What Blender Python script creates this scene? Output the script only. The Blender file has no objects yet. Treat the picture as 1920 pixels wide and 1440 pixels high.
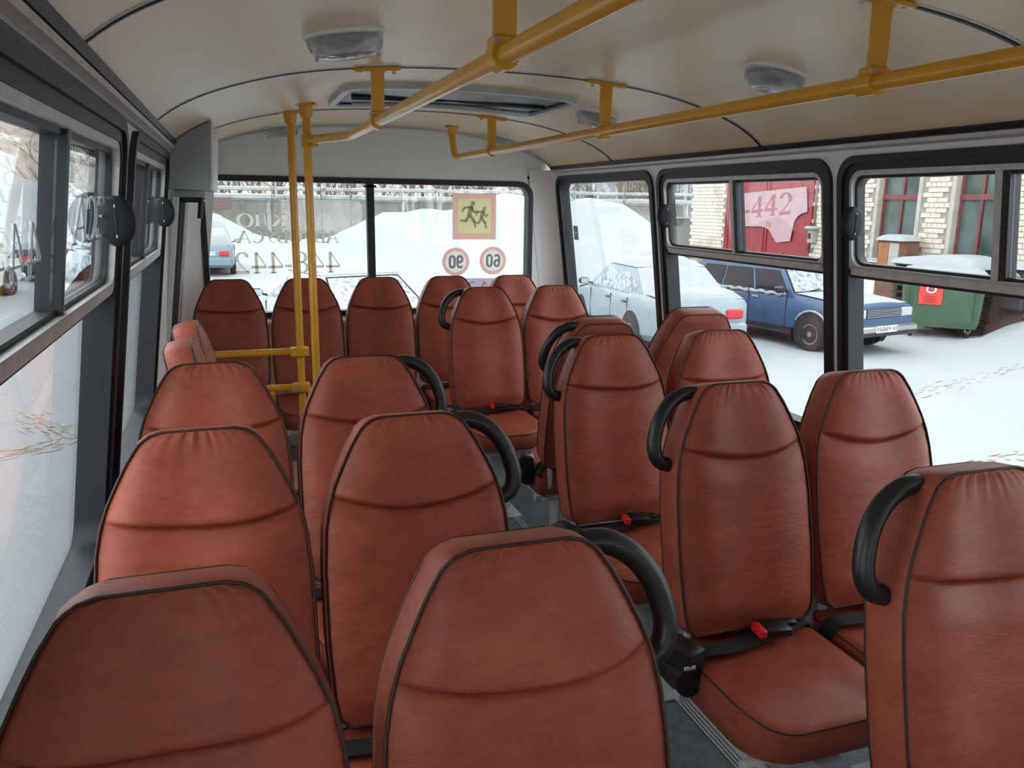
import bpy, math, random
from mathutils import Vector, Matrix, noise
from mathutils.geometry import tessellate_polygon
scene = bpy.context.scene
COL = scene.collection
R = math.radians
rnd = random.Random(7)

# ------------------------------------------------------------------ camera
cam = bpy.data.objects.new('camera', bpy.data.cameras.new('camera'))
COL.objects.link(cam)
cam.data.sensor_width = 36.0
cam.data.lens = 36.0 * 1511.96 / 1920.0
cam.data.clip_start = 0.02
cam.data.clip_end = 500
yaw, pit, rol = 0.3311, -0.2208, 0.0143
fw = Vector((math.sin(yaw) * math.cos(pit), math.cos(yaw) * math.cos(pit), math.sin(pit)))
rt = Vector((math.cos(yaw), -math.sin(yaw), 0))
up = rt.cross(fw)
rt, up = rt * math.cos(rol) + up * math.sin(rol), up * math.cos(rol) - rt * math.sin(rol)
cam.matrix_world = Matrix(((rt.x, up.x, -fw.x, -0.8922), (rt.y, up.y, -fw.y, 0.0),
                           (rt.z, up.z, -fw.z, 1.5887), (0, 0, 0, 1)))
scene.camera = cam

# ------------------------------------------------------------------ overcast sky, exposure
world = bpy.data.worlds.new('overcast_sky')
scene.world = world
world.use_nodes = True
wn = world.node_tree.nodes
wl = world.node_tree.links
bg = wn['Background']
SKY = 1.45
tc = wn.new('ShaderNodeTexCoord'); sp = wn.new('ShaderNodeSeparateXYZ')
mr = wn.new('ShaderNodeMapRange'); mr.inputs[1].default_value = 0.0; mr.inputs[2].default_value = 1.0
mr.inputs[3].default_value = 0.95; mr.inputs[4].default_value = 1.0
wl.new(tc.outputs['Generated'], sp.inputs[0]); wl.new(sp.outputs[2], mr.inputs[0])
mx = wn.new('ShaderNodeMath'); mx.operation = 'MULTIPLY'; mx.inputs[1].default_value = SKY
wl.new(mr.outputs[0], mx.inputs[0]); wl.new(mx.outputs[0], bg.inputs[1])
bg.inputs[0].default_value = (0.93, 0.975, 1.0, 1)
vs = scene.view_settings
vs.view_transform = 'Standard'; vs.look = 'None'; vs.gamma = 1.0
vs.use_curve_mapping = False
vs.exposure = 1.24

FL = 0.05      # bus floor
GR = -0.80     # snow level outside
def WX(z):     # inner face of the side walls, leaning in towards the roof
    return 1.12 + 0.13 * (1.8 - max(z, 0.62))

# ------------------------------------------------------------------ materials
MATS = {}
def pm(name, col, rough=0.5, metal=0.0, var=0.0, scale=8.0, bump=0.0, bscale=60.0, spec=0.5, dark=None, detail=4.0,
       coat=0.0, sheen=0.0, alpha=1.0, stretch=None, trans=0.0):
    if name in MATS: return MATS[name]
    m = bpy.data.materials.new(name); m.use_nodes = True
    n = m.node_tree.nodes; l = m.node_tree.links
    b = n['Principled BSDF']
    b.inputs['Roughness'].default_value = rough; b.inputs['Metallic'].default_value = metal
    b.inputs['Specular IOR Level'].default_value = spec
    b.inputs['Coat Weight'].default_value = coat
    b.inputs['Transmission Weight'].default_value = trans
    c4 = (*col, 1)
    b.inputs['Base Color'].default_value = c4
    t = n.new('ShaderNodeTexCoord'); src = t.outputs['Object']
    if stretch:
        mp = n.new('ShaderNodeMapping'); mp.inputs['Scale'].default_value = stretch
        l.new(src, mp.inputs[0]); src = mp.outputs[0]
    if var > 0 or dark:
        nz = n.new('ShaderNodeTexNoise'); nz.inputs['Scale'].default_value = scale; nz.inputs['Detail'].default_value = detail
        oi = n.new('ShaderNodeObjectInfo')
        ad = n.new('ShaderNodeVectorMath'); ad.operation = 'ADD'
        mu = n.new('ShaderNodeMath'); mu.operation = 'MULTIPLY'; mu.inputs[1].default_value = 37.0
        l.new(oi.outputs['Random'], mu.inputs[0]); l.new(src, ad.inputs[0]); l.new(mu.outputs[0], ad.inputs[1])
        l.new(ad.outputs[0], nz.inputs['Vector'])
        cr = n.new('ShaderNodeValToRGB')
        d = dark if dark else tuple(c * (1 - var) for c in col)
        hi = col if dark else tuple(min(1, c * (1 + var)) for c in col)
        cr.color_ramp.elements[0].position = 0.3; cr.color_ramp.elements[1].position = 0.7
        cr.color_ramp.elements[0].color = (*d, 1); cr.color_ramp.elements[1].color = (*hi, 1)
        l.new(nz.outputs[0], cr.inputs[0]); l.new(cr.outputs[0], b.inputs['Base Color'])
    if bump > 0:
        nb = n.new('ShaderNodeTexNoise'); nb.inputs['Scale'].default_value = bscale; nb.inputs['Detail'].default_value = 3
        bp = n.new('ShaderNodeBump'); bp.inputs['Strength'].default_value = bump; bp.inputs['Distance'].default_value = 0.02
        l.new(src, nb.inputs['Vector']); l.new(nb.outputs[0], bp.inputs['Height']); l.new(bp.outputs[0], b.inputs['Normal'])
    MATS[name] = m
    return m

def glassmat(name, tint, refl=1.0, rough=0.0):
    m = bpy.data.materials.new(name); m.use_nodes = True
    n = m.node_tree.nodes; l = m.node_tree.links
    n.remove(n['Principled BSDF'])
    tr = n.new('ShaderNodeBsdfTransparent'); tr.inputs[0].default_value = (*tint, 1)
    gl = n.new('ShaderNodeBsdfGlossy'); gl.inputs['Roughness'].default_value = rough
    gl.inputs[0].default_value = (refl, refl, refl, 1)
    lw = n.new('ShaderNodeLayerWeight'); lw.inputs[0].default_value = 0.5
    pw = n.new('ShaderNodeMath'); pw.operation = 'POWER'; pw.inputs[1].default_value = 5.0
    fr = n.new('ShaderNodeMath'); fr.operation = 'MULTIPLY_ADD'; fr.inputs[1].default_value = 0.96; fr.inputs[2].default_value = 0.04
    l.new(lw.outputs['Facing'], pw.inputs[0]); l.new(pw.outputs[0], fr.inputs[0])
    mxs = n.new('ShaderNodeMixShader')
    l.new(fr.outputs[0], mxs.inputs[0]); l.new(tr.outputs[0], mxs.inputs[1]); l.new(gl.outputs[0], mxs.inputs[2])
    l.new(mxs.outputs[0], n['Material Output'].inputs[0])
    MATS[name] = m
    return m

def filmmat(name, col, tr=0.5):      # printed vinyl film: lets some daylight through
    m = bpy.data.materials.new(name); m.use_nodes = True
    n = m.node_tree.nodes; l = m.node_tree.links
    n.remove(n['Principled BSDF'])
    d = n.new('ShaderNodeBsdfDiffuse'); t = n.new('ShaderNodeBsdfTranslucent')
    d.inputs[0].default_value = (*col, 1); t.inputs[0].default_value = (*col, 1)
    mxs = n.new('ShaderNodeMixShader'); mxs.inputs[0].default_value = tr
    l.new(d.outputs[0], mxs.inputs[1]); l.new(t.outputs[0], mxs.inputs[2]); l.new(mxs.outputs[0], n['Material Output'].inputs[0])
    MATS[name] = m
    return m

def vinyl_mat():
    m = pm('brown_vinyl', (0.36, 0.105, 0.058), 0.42, spec=0.36)
    n = m.node_tree.nodes; l = m.node_tree.links; b = n['Principled BSDF']
    t = n.new('ShaderNodeTexCoord'); oi = n.new('ShaderNodeObjectInfo')
    mu = n.new('ShaderNodeMath'); mu.operation = 'MULTIPLY'; mu.inputs[1].default_value = 41.0
    ad = n.new('ShaderNodeVectorMath'); ad.operation = 'ADD'
    l.new(oi.outputs['Random'], mu.inputs[0]); l.new(t.outputs['Object'], ad.inputs[0]); l.new(mu.outputs[0], ad.inputs[1])
    def nz(scale, detail, st, rough=.6):
        mp = n.new('ShaderNodeMapping'); mp.inputs['Scale'].default_value = st
        q = n.new('ShaderNodeTexNoise'); q.inputs['Scale'].default_value = scale; q.inputs['Detail'].default_value = detail; q.inputs['Roughness'].default_value = rough
        l.new(ad.outputs[0], mp.inputs[0]); l.new(mp.outputs[0], q.inputs['Vector']); return q
    n1 = nz(6, 8, (1, 1, 1.4), .68); n2 = nz(38, 6, (.8, .8, 2.2)); n3 = nz(12, 7, (.45, .45, 2.6), .72); n4 = nz(420, 2, (1, 1, 1))
    r1 = n.new('ShaderNodeValToRGB'); e = r1.color_ramp.elements
    e[0].position, e[0].color = .30, (0.232, 0.044, 0.024, 1); e[1].position, e[1].color = .70, (0.425, 0.103, 0.057, 1)
    mxf = n.new('ShaderNodeMath'); mxf.operation = 'MULTIPLY_ADD'; mxf.inputs[1].default_value = .35
    ml = n.new('ShaderNodeMath'); ml.operation = 'MULTIPLY'; ml.inputs[1].default_value = .65
    l.new(n1.outputs[0], ml.inputs[0]); l.new(n2.outputs[0], mxf.inputs[0]); l.new(ml.outputs[0], mxf.inputs[2])
    l.new(mxf.outputs[0], r1.inputs[0]); l.new(r1.outputs[0], b.inputs['Base Color'])
    b1 = n.new('ShaderNodeBump'); b1.inputs['Strength'].default_value = .22; b1.inputs['Distance'].default_value = .02
    b2 = n.new('ShaderNodeBump'); b2.inputs['Strength'].default_value = .12; b2.inputs['Distance'].default_value = .004
    l.new(n3.outputs[0], b1.inputs['Height']); l.new(n4.outputs[0], b2.inputs['Height']); l.new(b1.outputs[0], b2.inputs['Normal']); l.new(b2.outputs[0], b.inputs['Normal'])
    rr_ = n.new('ShaderNodeMapRange'); rr_.inputs[3].default_value = .34; rr_.inputs[4].default_value = .54
    l.new(n2.outputs[0], rr_.inputs[0]); l.new(rr_.outputs[0], b.inputs['Roughness'])
    return m
vinyl = vinyl_mat()
piping = pm('dark_piping', (0.045, 0.018, 0.014), 0.5)
blackp = pm('black_plastic', (0.012, 0.013, 0.015), 0.38)
rubber = pm('black_rubber', (0.012, 0.016, 0.02), 0.5, var=0.3, scale=5, bump=0.03, bscale=80)
webbing = pm('belt_webbing', (0.014, 0.016, 0.02), 0.7, bump=0.2, bscale=400)
redp = pm('red_button', (0.75, 0.02, 0.02), 0.35)
greym = pm('grey_painted_metal', (0.50, 0.55, 0.57), 0.45, var=0.1, scale=20)
alu = pm('aluminium', (0.52, 0.53, 0.53), 0.42, metal=0.15, var=0.12, scale=30)
yellow = pm('yellow_paint', (0.72, 0.34, 0.02), 0.32, var=0.08, scale=9, coat=0.25)
tan = pm('tan_ceiling_panel', (0.84, 0.70, 0.465), 0.33, var=0.03, scale=5, bump=0.08, bscale=700)
greyw = pm('grey_wall_panel', (0.80, 0.83, 0.82), 0.4, var=0.03, scale=4, bump=0.03, bscale=200)
greyd = pm('grey_cover', (0.30, 0.34, 0.355), 0.5, bump=0.05, bscale=500)
beige = pm('beige_lower_wall', (0.62, 0.52, 0.42), 0.5, var=0.05, scale=6)
floorm = pm('floor_linoleum', (0.13, 0.165, 0.185), 0.4, var=0.25, scale=40, bump=0.25, bscale=90)
whitep = pm('white_plastic', (0.85, 0.86, 0.86), 0.4)
lens = pm('lamp_lens', (0.95, 0.97, 0.98), 0.04, trans=1.0, bump=0.2, bscale=45)
glass = glassmat('window_glass', (0.975, 0.992, 0.995))
snow = pm('snow', (0.335, 0.36, 0.372), 0.75, var=0.02, scale=1.5, bump=0.35, bscale=9, spec=0.15)

# ------------------------------------------------------------------ mesh builder
class MB:
    def __init__(s): s.v = []; s.f = []
    def add(s, vs, fs):
        o = len(s.v); s.v += [tuple(v) for v in vs]; s.f += [tuple(i + o for i in f) for f in fs]; return s
    def box(s, c, d, rot=None):
        hx, hy, hz = d[0] / 2, d[1] / 2, d[2] / 2
        p = [Vector((x, y, z)) for x in (-hx, hx) for y in (-hy, hy) for z in (-hz, hz)]
        if rot: p = [rot @ q for q in p]
        c = Vector(c)
        return s.add([q + c for q in p], [(0, 1, 3, 2), (4, 6, 7, 5), (0, 4, 5, 1), (2, 3, 7, 6), (0, 2, 6, 4), (1, 5, 7, 3)])
    def bbox(s, c, d, b=0.004, rot=None):        # box with bevelled edges
        hx, hy, hz = d[0] / 2, d[1] / 2, d[2] / 2
        b = min(b, hx * .9, hy * .9, hz * .9)
        rings = []
        for z, i in ((-hz, b), (-hz + b, 0), (hz - b, 0), (hz, b)):
            x, y = hx - i, hy - i; k = b * .6
            rings.append([(-x + k, -y, z), (x - k, -y, z), (x, -y + k, z), (x, y - k, z), (x - k, y, z), (-x + k, y, z), (-x, y - k, z), (-x, -y + k, z)])
        c = Vector(c); M = rot if rot else Matrix.Identity(3)
        return s.loft([[M @ Vector(p) + c for p in r] for r in rings], caps=True)
    def loft(s, rings, closed=True, caps=False):
        n = len(rings[0]); vs = [p for r in rings for p in r]; fs = []
        for i in range(len(rings) - 1):
            for j in range(n if closed else n - 1):
                k = (j + 1) % n
                fs.append((i * n + j, i * n + k, (i + 1) * n + k, (i + 1) * n + j))
        if caps:
            fs.append(tuple(range(n))[::-1]); fs.append(tuple((len(rings) - 1) * n + j for j in range(n)))
        return s.add(vs, fs)
    def tube(s, pts, r, n=10, closed=False, caps=True, flat=1.0):
        pts = [Vector(p) for p in pts]; N = len(pts); rs = r if isinstance(r, (list, tuple)) else [r] * N
        rings = []; prev = None
        for i, p in enumerate(pts):
            a = pts[(i - 1) % N] if (closed or i > 0) else p
            b = pts[(i + 1) % N] if (closed or i < N - 1) else p
            t = (b - a)
            t = t.normalized() if t.length > 1e-9 else Vector((0, 0, 1))
            if prev is None:
                u = t.cross(Vector((0, 0, 1)) if abs(t.z) < 0.9 else Vector((1, 0, 0))).normalized()
            else:
                u = (prev - t * prev.dot(t)).normalized()
            prev = u; w = t.cross(u)
            rings.append([p + (u * math.cos(2 * math.pi * k / n) + w * math.sin(2 * math.pi * k / n) * flat) * rs[i] for k in range(n)])
        if closed: rings.append(rings[0])
        return s.loft(rings, True, caps and not closed)
    def grid(s, fn, nu, nv):
        vs = [fn(i / nu, j / nv) for j in range(nv + 1) for i in range(nu + 1)]
        fs = [(j * (nu + 1) + i, j * (nu + 1) + i + 1, (j + 1) * (nu + 1) + i + 1, (j + 1) * (nu + 1) + i) for j in range(nv) for i in range(nu)]
        return s.add(vs, fs)
    def prism(s, poly, fn, d0, d1):              # polygon (u,v) -> fn(u,v,d), between depths d0 and d1
        return s.plate(poly, [], fn, d0, d1)
    def plate(s, outer, holes, fn, d0, d1):
        loops = [outer] + holes
        flat = [p for L in loops for p in L]
        tri = tessellate_polygon([[Vector((p[0], p[1], 0)) for p in L] for L in loops])
        n = len(flat)
        vs = [fn(p[0], p[1], d0) for p in flat] + [fn(p[0], p[1], d1) for p in flat]
        fs = [tuple(t) for t in tri] + [tuple(i + n for i in t[::-1]) for t in tri]
        o = 0
        for L in loops:
            m = len(L)
            for i in range(m):
                a, b = o + i, o + (i + 1) % m
                fs.append((a, b, b + n, a + n))
            o += m
        return s.add(vs, fs)
    def ring(s, lo, li, fn, d0, d1):             # frame between two loops of equal length
        n = len(lo)
        a = [fn(*p, d0) for p in lo]; b = [fn(*p, d0) for p in li]; c = [fn(*p, d1) for p in li]; d = [fn(*p, d1) for p in lo]
        vs = a + b + c + d; fs = []
        for k in range(4):
            k2 = (k + 1) % 4
            for i in range(n):
                j = (i + 1) % n
                fs.append((k * n + i, k * n + j, k2 * n + j, k2 * n + i))
        return s.add(vs, fs)
    def mesh(s, name, mat, smooth=False, auto=None):
        me = bpy.data.meshes.new(name)
        me.from_pydata([tuple(v) for v in s.v], [], s.f); me.update()
        import bmesh
        bm = bmesh.new(); bm.from_mesh(me)
        bmesh.ops.recalc_face_normals(bm, faces=bm.faces); bm.to_mesh(me); bm.free()
        if mat: me.materials.append(mat)
        if smooth:
            for p in me.polygons: p.use_smooth = True
            if auto: me.set_sharp_from_angle(angle=R(auto))
        return me
    def build(s, name, mat, parent=None, smooth=False, auto=None):
        return link(name, s.mesh(name, mat, smooth, auto), parent)

def link(name, data, parent=None):
    o = bpy.data.objects.new(name, data); COL.objects.link(o)
    if parent: o.parent = parent
    return o
def tag(o, label, cat, group=None):
    o['label'] = label; o['category'] = cat
    if group: o['group'] = group
    return o
def thing(name, label, cat, loc=(0, 0, 0), rz=0.0, group=None):
    o = link(name, None); o.location = loc; o.rotation_euler = (0, 0, rz); o.empty_display_size = 0.1
    return tag(o, label, cat, group)
def struct(o): o['kind'] = 'structure'; return o
def rrect(u0, u1, v0, v1, r, n=6):
    r = min(r, (u1 - u0) / 2 - 1e-4, (v1 - v0) / 2 - 1e-4); p = []
    for cx, cy, a in ((u1 - r, v0 + r, -90), (u1 - r, v1 - r, 0), (u0 + r, v1 - r, 90), (u0 + r, v0 + r, 180)):
        for k in range(n + 1):
            t = R(a + 90 * k / n); p.append((cx + r * math.cos(t), cy + r * math.sin(t)))
    return p
def smooth(x): x = max(0, min(1, x)); return x * x * (3 - 2 * x)
def lerp(tab, x):
    if x <= tab[0][0]: return tab[0][1]
    for (a, b), (c, d) in zip(tab, tab[1:]):
        if x <= c: return b + (d - b) * (x - a) / (c - a)
    return tab[-1][1]
def curve(pts, n=6):             # Catmull-Rom
    pts = [Vector(p) for p in pts]; out = []
    for i in range(len(pts) - 1):
        p0 = pts[max(i - 1, 0)]; p1 = pts[i]; p2 = pts[i + 1]; p3 = pts[min(i + 2, len(pts) - 1)]
        for k in range(n):
            t = k / n
            out.append(0.5 * ((2 * p1) + (p2 - p0) * t + (2 * p0 - 5 * p1 + 4 * p2 - p3) * t * t + (3 * p1 - p0 - 3 * p2 + p3) * t ** 3))
    out.append(pts[-1]); return out

# ================================================================== BUS SHELL
Y0, Y1, YR = -1.7, 5.06, 5.13
ROOF = [(-1.12, 1.80), (-1.035, 1.864), (-0.923, 1.917), (-0.762, 1.966), (-0.595, 1.998), (-0.41, 2.018), (-0.22, 2.029), (0, 2.032),
        (0.22, 2.029), (0.41, 2.018), (0.595, 1.998), (0.762, 1.966), (0.923, 1.917), (1.035, 1.864), (1.12, 1.80)]
ROOF = [(p.x, p.y) for p in curve([(a, b, 0) for a, b in ROOF], 8)]      # smooth vault
def RZ(x): return lerp(ROOF, x)
# floor
fl = MB(); fl.box((0, (Y0 + YR) / 2, FL - 0.04), (2.6, YR - Y0 + .1, 0.08))
FLOOR = struct(fl.build('floor', floorm)); FLOOR['label'] = 'dark grey lino floor of the bus aisle'
for x in (0.372, -0.372):
    for k in (-1, 0, 1):
        m = MB(); m.bbox((x + k * 0.012, (Y0 + 4.1) / 2, FL + 0.003), (0.007, 4.1 - Y0, 0.006), 0.002)
        m.build('floor_strip', alu, FLOOR)
# ceiling: panels between cross seams
CEIL = struct(link('ceiling', None)); CEIL['label'] = 'vaulted tan panel ceiling of the bus'
RIBS = [Y0, 0.139, 1.475, 2.8105, 4.1494, Y1]
for a, b in zip(RIBS, RIBS[1:]):
    m = MB()
    rg = []
    fine = [(-1.12 + 2.24 * i / 90) for i in range(91)]
    def prof(off): return [(x, RZ(x) + off) for x in fine]
    lo, hi = prof(0), prof(0.02)
    loop = lo + hi[::-1]
    m.loft([[(x, y, z) for x, z in loop] for y in (a + 0.006, b - 0.006)], True, False)
    m.build('ceiling_panel', tan, CEIL, True, 40)
m = MB(); m.loft([[(x, y, RZ(x) + d) for d, xx in ((0.021, 0), (0.06, 0)) for x in (fine if d < .03 else fine[::-1])] for y in (Y0 - .02, YR + .05)], True, True)
m.build('roof_skin', greyw, CEIL, True, 40)
for y in RIBS[1:-1]:
    m = MB()
    m.loft([[(x, y + dy, RZ(x) + dz) for dy, dz in ((-0.009, 0.004), (-0.006, -0.004), (0.004, -0.004), (0.006, 0.004))] for x in fine[1:-1]], True, True)
    m.build('seam_strip', rubber, CEIL, True, 40)
    m = MB()
    m.loft([[(x, y + dy, RZ(x) + dz) for dy, dz in ((-0.021, 0.004), (-0.019, -0.002), (-0.011, -0.002), (-0.009, 0.004))] for x in fine[1:-1]], True, True)
    m.build('seam_trim', alu, CEIL, True, 40)
# rear arch trim
m = MB()
m.loft([[(x, Y1 + dy, RZ(x) + dz) for dy, dz in ((-0.02, 0.005), (-0.016, -0.012), (0.016, -0.012), (0.02, 0.005))] for x in fine], True, True)
o = struct(m.build('trim_1', alu, None, True, 40)); o['label'] = 'grey metal arch trim where ceiling meets rear wall'
# cornice trims along both walls
for n, s in ((2, -1), (3, 1)):
    T = struct(link('trim_%d' % n, None)); T['label'] = 'metal cornice strip along %s wall top' % ('left' if s < 0 else 'right')
    def P(d, z, y): return (s * (1.12 + d), y, z)
    for nm, mat, pr_ in (('cornice_rail', alu, ((0.012, 1.802), (-0.010, 1.806), (-0.022, 1.800), (-0.020, 1.788), (0.006, 1.780), (0.018, 1.782))),
                         ('cornice_groove', rubber, ((-0.010, 1.812), (-0.03, 1.820), (-0.036, 1.815), (-0.024, 1.803), (-0.010, 1.805)))):
        m = MB(); m.loft([[P(d, z, y) for d, z in pr_] for y in (Y0, Y1)], True, True); m.build(nm, mat, T)
    if s < 0:
        m = MB(); m.loft([[P(d, z, y) for d, z in ((0.016, 1.781), (-0.004, 1.782), (-0.008, 1.772), (0.012, 1.768))] for y in (Y0, 3.7)], True, True); m.build('cornice_bead', alu, T)

# side walls
def wmap(s):
    return lambda y, z, d: (s * (WX(z) + d), y, z)
ZT, ZBOT = 1.757, 0.690
WIN = {1: [(3.742, 5.035, False), (2.430, 3.686, True), (1.118, 2.386, True), (-0.19, 1.07, True)],  # foremost right window left out, blind wall cuts light on the seats
       -1: [(0.93, 2.205, True), (2.360, 3.620, True)]}
DOORHOLES = {-1: [(3.86, 4.92, 0.07, 1.70), (-1.45, 0.55, 0.07, 1.72)], 1: []}
wi = 0
def window(y0, y1, vent, s, label):
    global wi
    wi += 1
    W = struct(link('window_%d' % wi, None)); W['label'] = label
    f = wmap(s)
    # rubber gasket: fat inner bead and jamb lining
    A = rrect(y0 - 0.004, y1 + 0.004, ZBOT - 0.004, ZT + 0.004, 0.085)
    B = rrect(y0 + 0.044, y1 - 0.044, ZBOT + 0.044, ZT - 0.044, 0.055)
    B2 = rrect(y0 + 0.020, y1 - 0.020, ZBOT + 0.020, ZT - 0.020, 0.07)
    m = MB(); m.ring(A, B2, f, -0.016, 0.06); m.ring(B2, B, f, -0.007, 0.062); m.build('gasket', rubber, W, True, 30)
    g0, g1, h0, h1 = y0 + 0.04, y1 - 0.04, ZBOT + 0.04, ZT - 0.04
    def pane(nm, a, b, c, d, dep, par=W):
        m = MB(); m.plate([(a, c), (b, c), (b, d), (a, d)], [], f, dep, dep + 0.004); return m.build(nm, glass, par)
    def bar(nm, mat, a, b, c, d, e0, e1, par=W):
        m = MB(); m.plate([(a, c), (b, c), (b, d), (a, d)], [], f, e0, e1); return m.build(nm, mat, par)
    if not vent:
        pane('pane', g0, g1, h0, h1, 0.05)
        return W
    zb = 1.374
    pane('pane', g0, g1, h0, zb, 0.055)
    rail = bar('transom_rail', alu, y0 + 0.035, y1 - 0.035, zb - 0.018, zb + 0.006, 0.004, 0.05)
    bar('transom_groove', rubber, y0 + 0.035, y1 - 0.035, zb - 0.028, zb - 0.018, 0.012, 0.05, rail)
    bar('transom_lip', alu, y0 + 0.035, y1 - 0.035, zb + 0.006, zb + 0.013, -0.004, 0.02, rail)
    # aluminium vent frame
    O = rrect(y0 + 0.030, y1 - 0.030, zb - 0.01, ZT - 0.032, 0.055); I = rrect(y0 + 0.056, y1 - 0.056, zb + 0.016, ZT - 0.060, 0.04)
    m = MB(); m.ring(O, I, f, -0.004, 0.045); V = m.build('vent_frame', alu, W, True, 30)
    O2 = rrect(y0 + 0.056, y1 - 0.056, zb + 0.016, ZT - 0.060, 0.04); I2 = rrect(y0 + 0.066, y1 - 0.066, zb + 0.026, ZT - 0.070, 0.035)
    m = MB(); m.ring(O2, I2, f, 0.012, 0.045); m.build('vent_seal', rubber, V, True, 30)
    ym = (y0 + y1) / 2
    # near (front) half fixed, rear half sliding inside
    pane('vent_pane', y0 + 0.06, ym + 0.01, zb + 0.02, ZT - 0.064, 0.035)
    pane('sliding_pane', ym - 0.03, y1 - 0.06, zb + 0.02, ZT - 0.064, 0.018)
    bar('mullion', rubber, ym - 0.028, ym - 0.004, zb + 0.012, ZT - 0.058, 0.004, 0.045)
    bar('sash_bar', alu, ym - 0.004, ym + 0.024, zb + 0.012, ZT - 0.058, 0.008, 0.035)
    # black oval pull: a round lug standing off the sliding pane, dished towards the front
    yp, zp = y1 - (0.065 if s > 0 else 0.12), 1.535
    rg = []
    for dy, k in ((0.016, 0.55), (0.018, 0.9), (0.010, 1.0), (-0.006, 1.0), (-0.014, 0.95), (-0.019, 0.82), (-0.021, 0.5), (-0.022, 0.15)):
        rg.append([(s * (WX(zp) - 0.012 + 0.040 * k * math.cos(t)), yp + dy, zp + 0.058 * k * math.sin(t)) for t in [2 * math.pi * i / 24 for i in range(24)]])
    m = MB(); m.loft(rg, True, True); pl = m.build('window_pull', pm('matt_black_plastic', (0.014, 0.018, 0.022), 0.6, spec=.3), W, True, 50)
    for dz in (-0.034, 0.034):
        m = MB(); m.bbox((s * (WX(zp) - 0.012), yp - 0.022, zp + dz), (0.004, 0.004, 0.009), 0.002); m.build('pull_screw', alu, pl)
    m = MB(); m.bbox((s * (WX(zp) - 0.012), yp - 0.022, zp), (0.003, 0.004, 0.06), 0.0015); m.build('pull_ridge', blackp, pl)
    return W
WLAB = {(1, 0): 'rearmost right side window, single pane in black rubber', (1, 1): 'middle right side window with sliding vent, blue car behind',
        (1, 2): 'front right side window with sliding vent, green bin behind', (1, 3): 'right side window beside the front seats',
        (1, 4): 'right side window at the very front of the bus, left out to cut light', (-1, 0): 'large left side window nearest the camera',
        (-1, 1): 'smaller looking left side window beside the grey door box'}
for s, nm in ((-1, 'wall_left'), (1, 'wall_right')):
    f = wmap(s)
    holes = [rrect(a, b, ZBOT, ZT, 0.08) for a, b, v in WIN[s]] + [rrect(a, b, c, d, 0.05) for a, b, c, d in DOORHOLES[s]]
    m = MB()
    m.plate([(Y0, 0.62), (5.0, 0.62), (5.0, 1.80), (Y0, 1.80)] if s > 0 else [(Y0, 0.05), (5.0, 0.05), (5.0, 1.80), (Y0, 1.80)], holes, f, 0.0, 0.06)
    WALL = struct(m.build(nm, greyw)); WALL['label'] = 'light grey %s side wall of the bus' % ('left' if s < 0 else 'right')
    if s > 0:
        m = MB(); m.plate([(Y0, 0.02), (5.0, 0.02), (5.0, 0.62), (Y0, 0.62)], [], f, 0.0, 0.06); m.build('lower_panel', beige, WALL)
    for i, (a, b, v) in enumerate(WIN[s]): window(a, b, v, s, WLAB[(s, i)])

# rear wall with window, corner columns
m = MB()
def rearmap(x, z, d):        # flat below, leaning forward to the arch above the window
    k = smooth((z - 1.735) / 0.30)
    return (x, YR - 0.055 * k + d, z)
HX0, HX1, HZ0, HZ1 = -1.065, 0.992, 0.885, 1.722
arch = [(x, RZ(x)) for x in fine if abs(x) < 1.08]
outer = [(-1.16, 0.03), (1.16, 0.03), (1.16, 1.72)] + arch[::-1] + [(-1.16, 1.72)]
m.plate(outer, [rrect(HX0, HX1, HZ0, HZ1, 0.09)], rearmap, 0.0, 0.07)
RW = struct(m.build('wall_rear', greyw)); RW['label'] = 'light grey rear wall of the bus around the back window'
for s in (-1, 1):
    rg = []
    for z in (0.03, 0.72, 1.3, 1.62, 1.75, 1.80):
        xo = WX(z) - 0.002
        k = smooth((z - 1.70) / 0.1) * 0.03
        rg.append([(s * (xo - 0.16 + 0.16 * math.sin(t)), 4.985 + (YR - 0.003 - k - 4.985) * math.cos(t), z) for t in [R(90 * i / 10) for i in range(11)]])
    m = MB(); m.loft(rg, False)
    m.loft([[(p[0] + s * 0.03, p[1] + 0.03, p[2]) for p in r] for r in rg], False)
    m.build('corner_column', greyw, RW, True, 40)
m = MB(); m.tube([(0.965, YR - 0.01, 1.722 + 0.03), (0.965, YR + 0.01, 1.722 + 0.03)], 0.011, 12); m.build('plug', blackp, RW)
wi += 1
W = struct(link('window_%d' % wi, None)); W['label'] = 'wide rear window with black rubber frame and stickers'
A = rrect(HX0 - 0.004, HX1 + 0.004, HZ0 - 0.004, HZ1 + 0.004, 0.095); B = rrect(HX0 + 0.03, HX1 - 0.03, HZ0 + 0.03, HZ1 - 0.03, 0.07)
fr_ = lambda x, z, d: (x, YR + d, z)
m = MB(); m.ring(A, B, fr_, -0.014, 0.065); m.build('gasket', rubber, W, True, 30)
m = MB(); m.plate([(HX0 + .02, HZ0 + .02), (HX1 - .02, HZ0 + .02), (HX1 - .02, HZ1 - .02), (HX0 + .02, HZ1 - .02)], [], fr_, 0.045, 0.049); m.build('pane', glass, W)
m = MB(); m.box((-0.072, YR + 0.025, (HZ0 + HZ1) / 2), (0.046, 0.05, HZ1 - HZ0 - 0.05)); mul = m.build('mullion', rubber, W)
m = MB(); m.box((-0.072, YR + 0.02, HZ1 - 0.045), (0.075, 0.04, 0.014)); m.build('mullion_head', rubber, mul)
m = MB(); m.bbox((-0.035, YR - 0.02, HZ0 - 0.03), (2.0, 0.05, 0.03), 0.006); m.build('sill', greyw, W)
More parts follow.
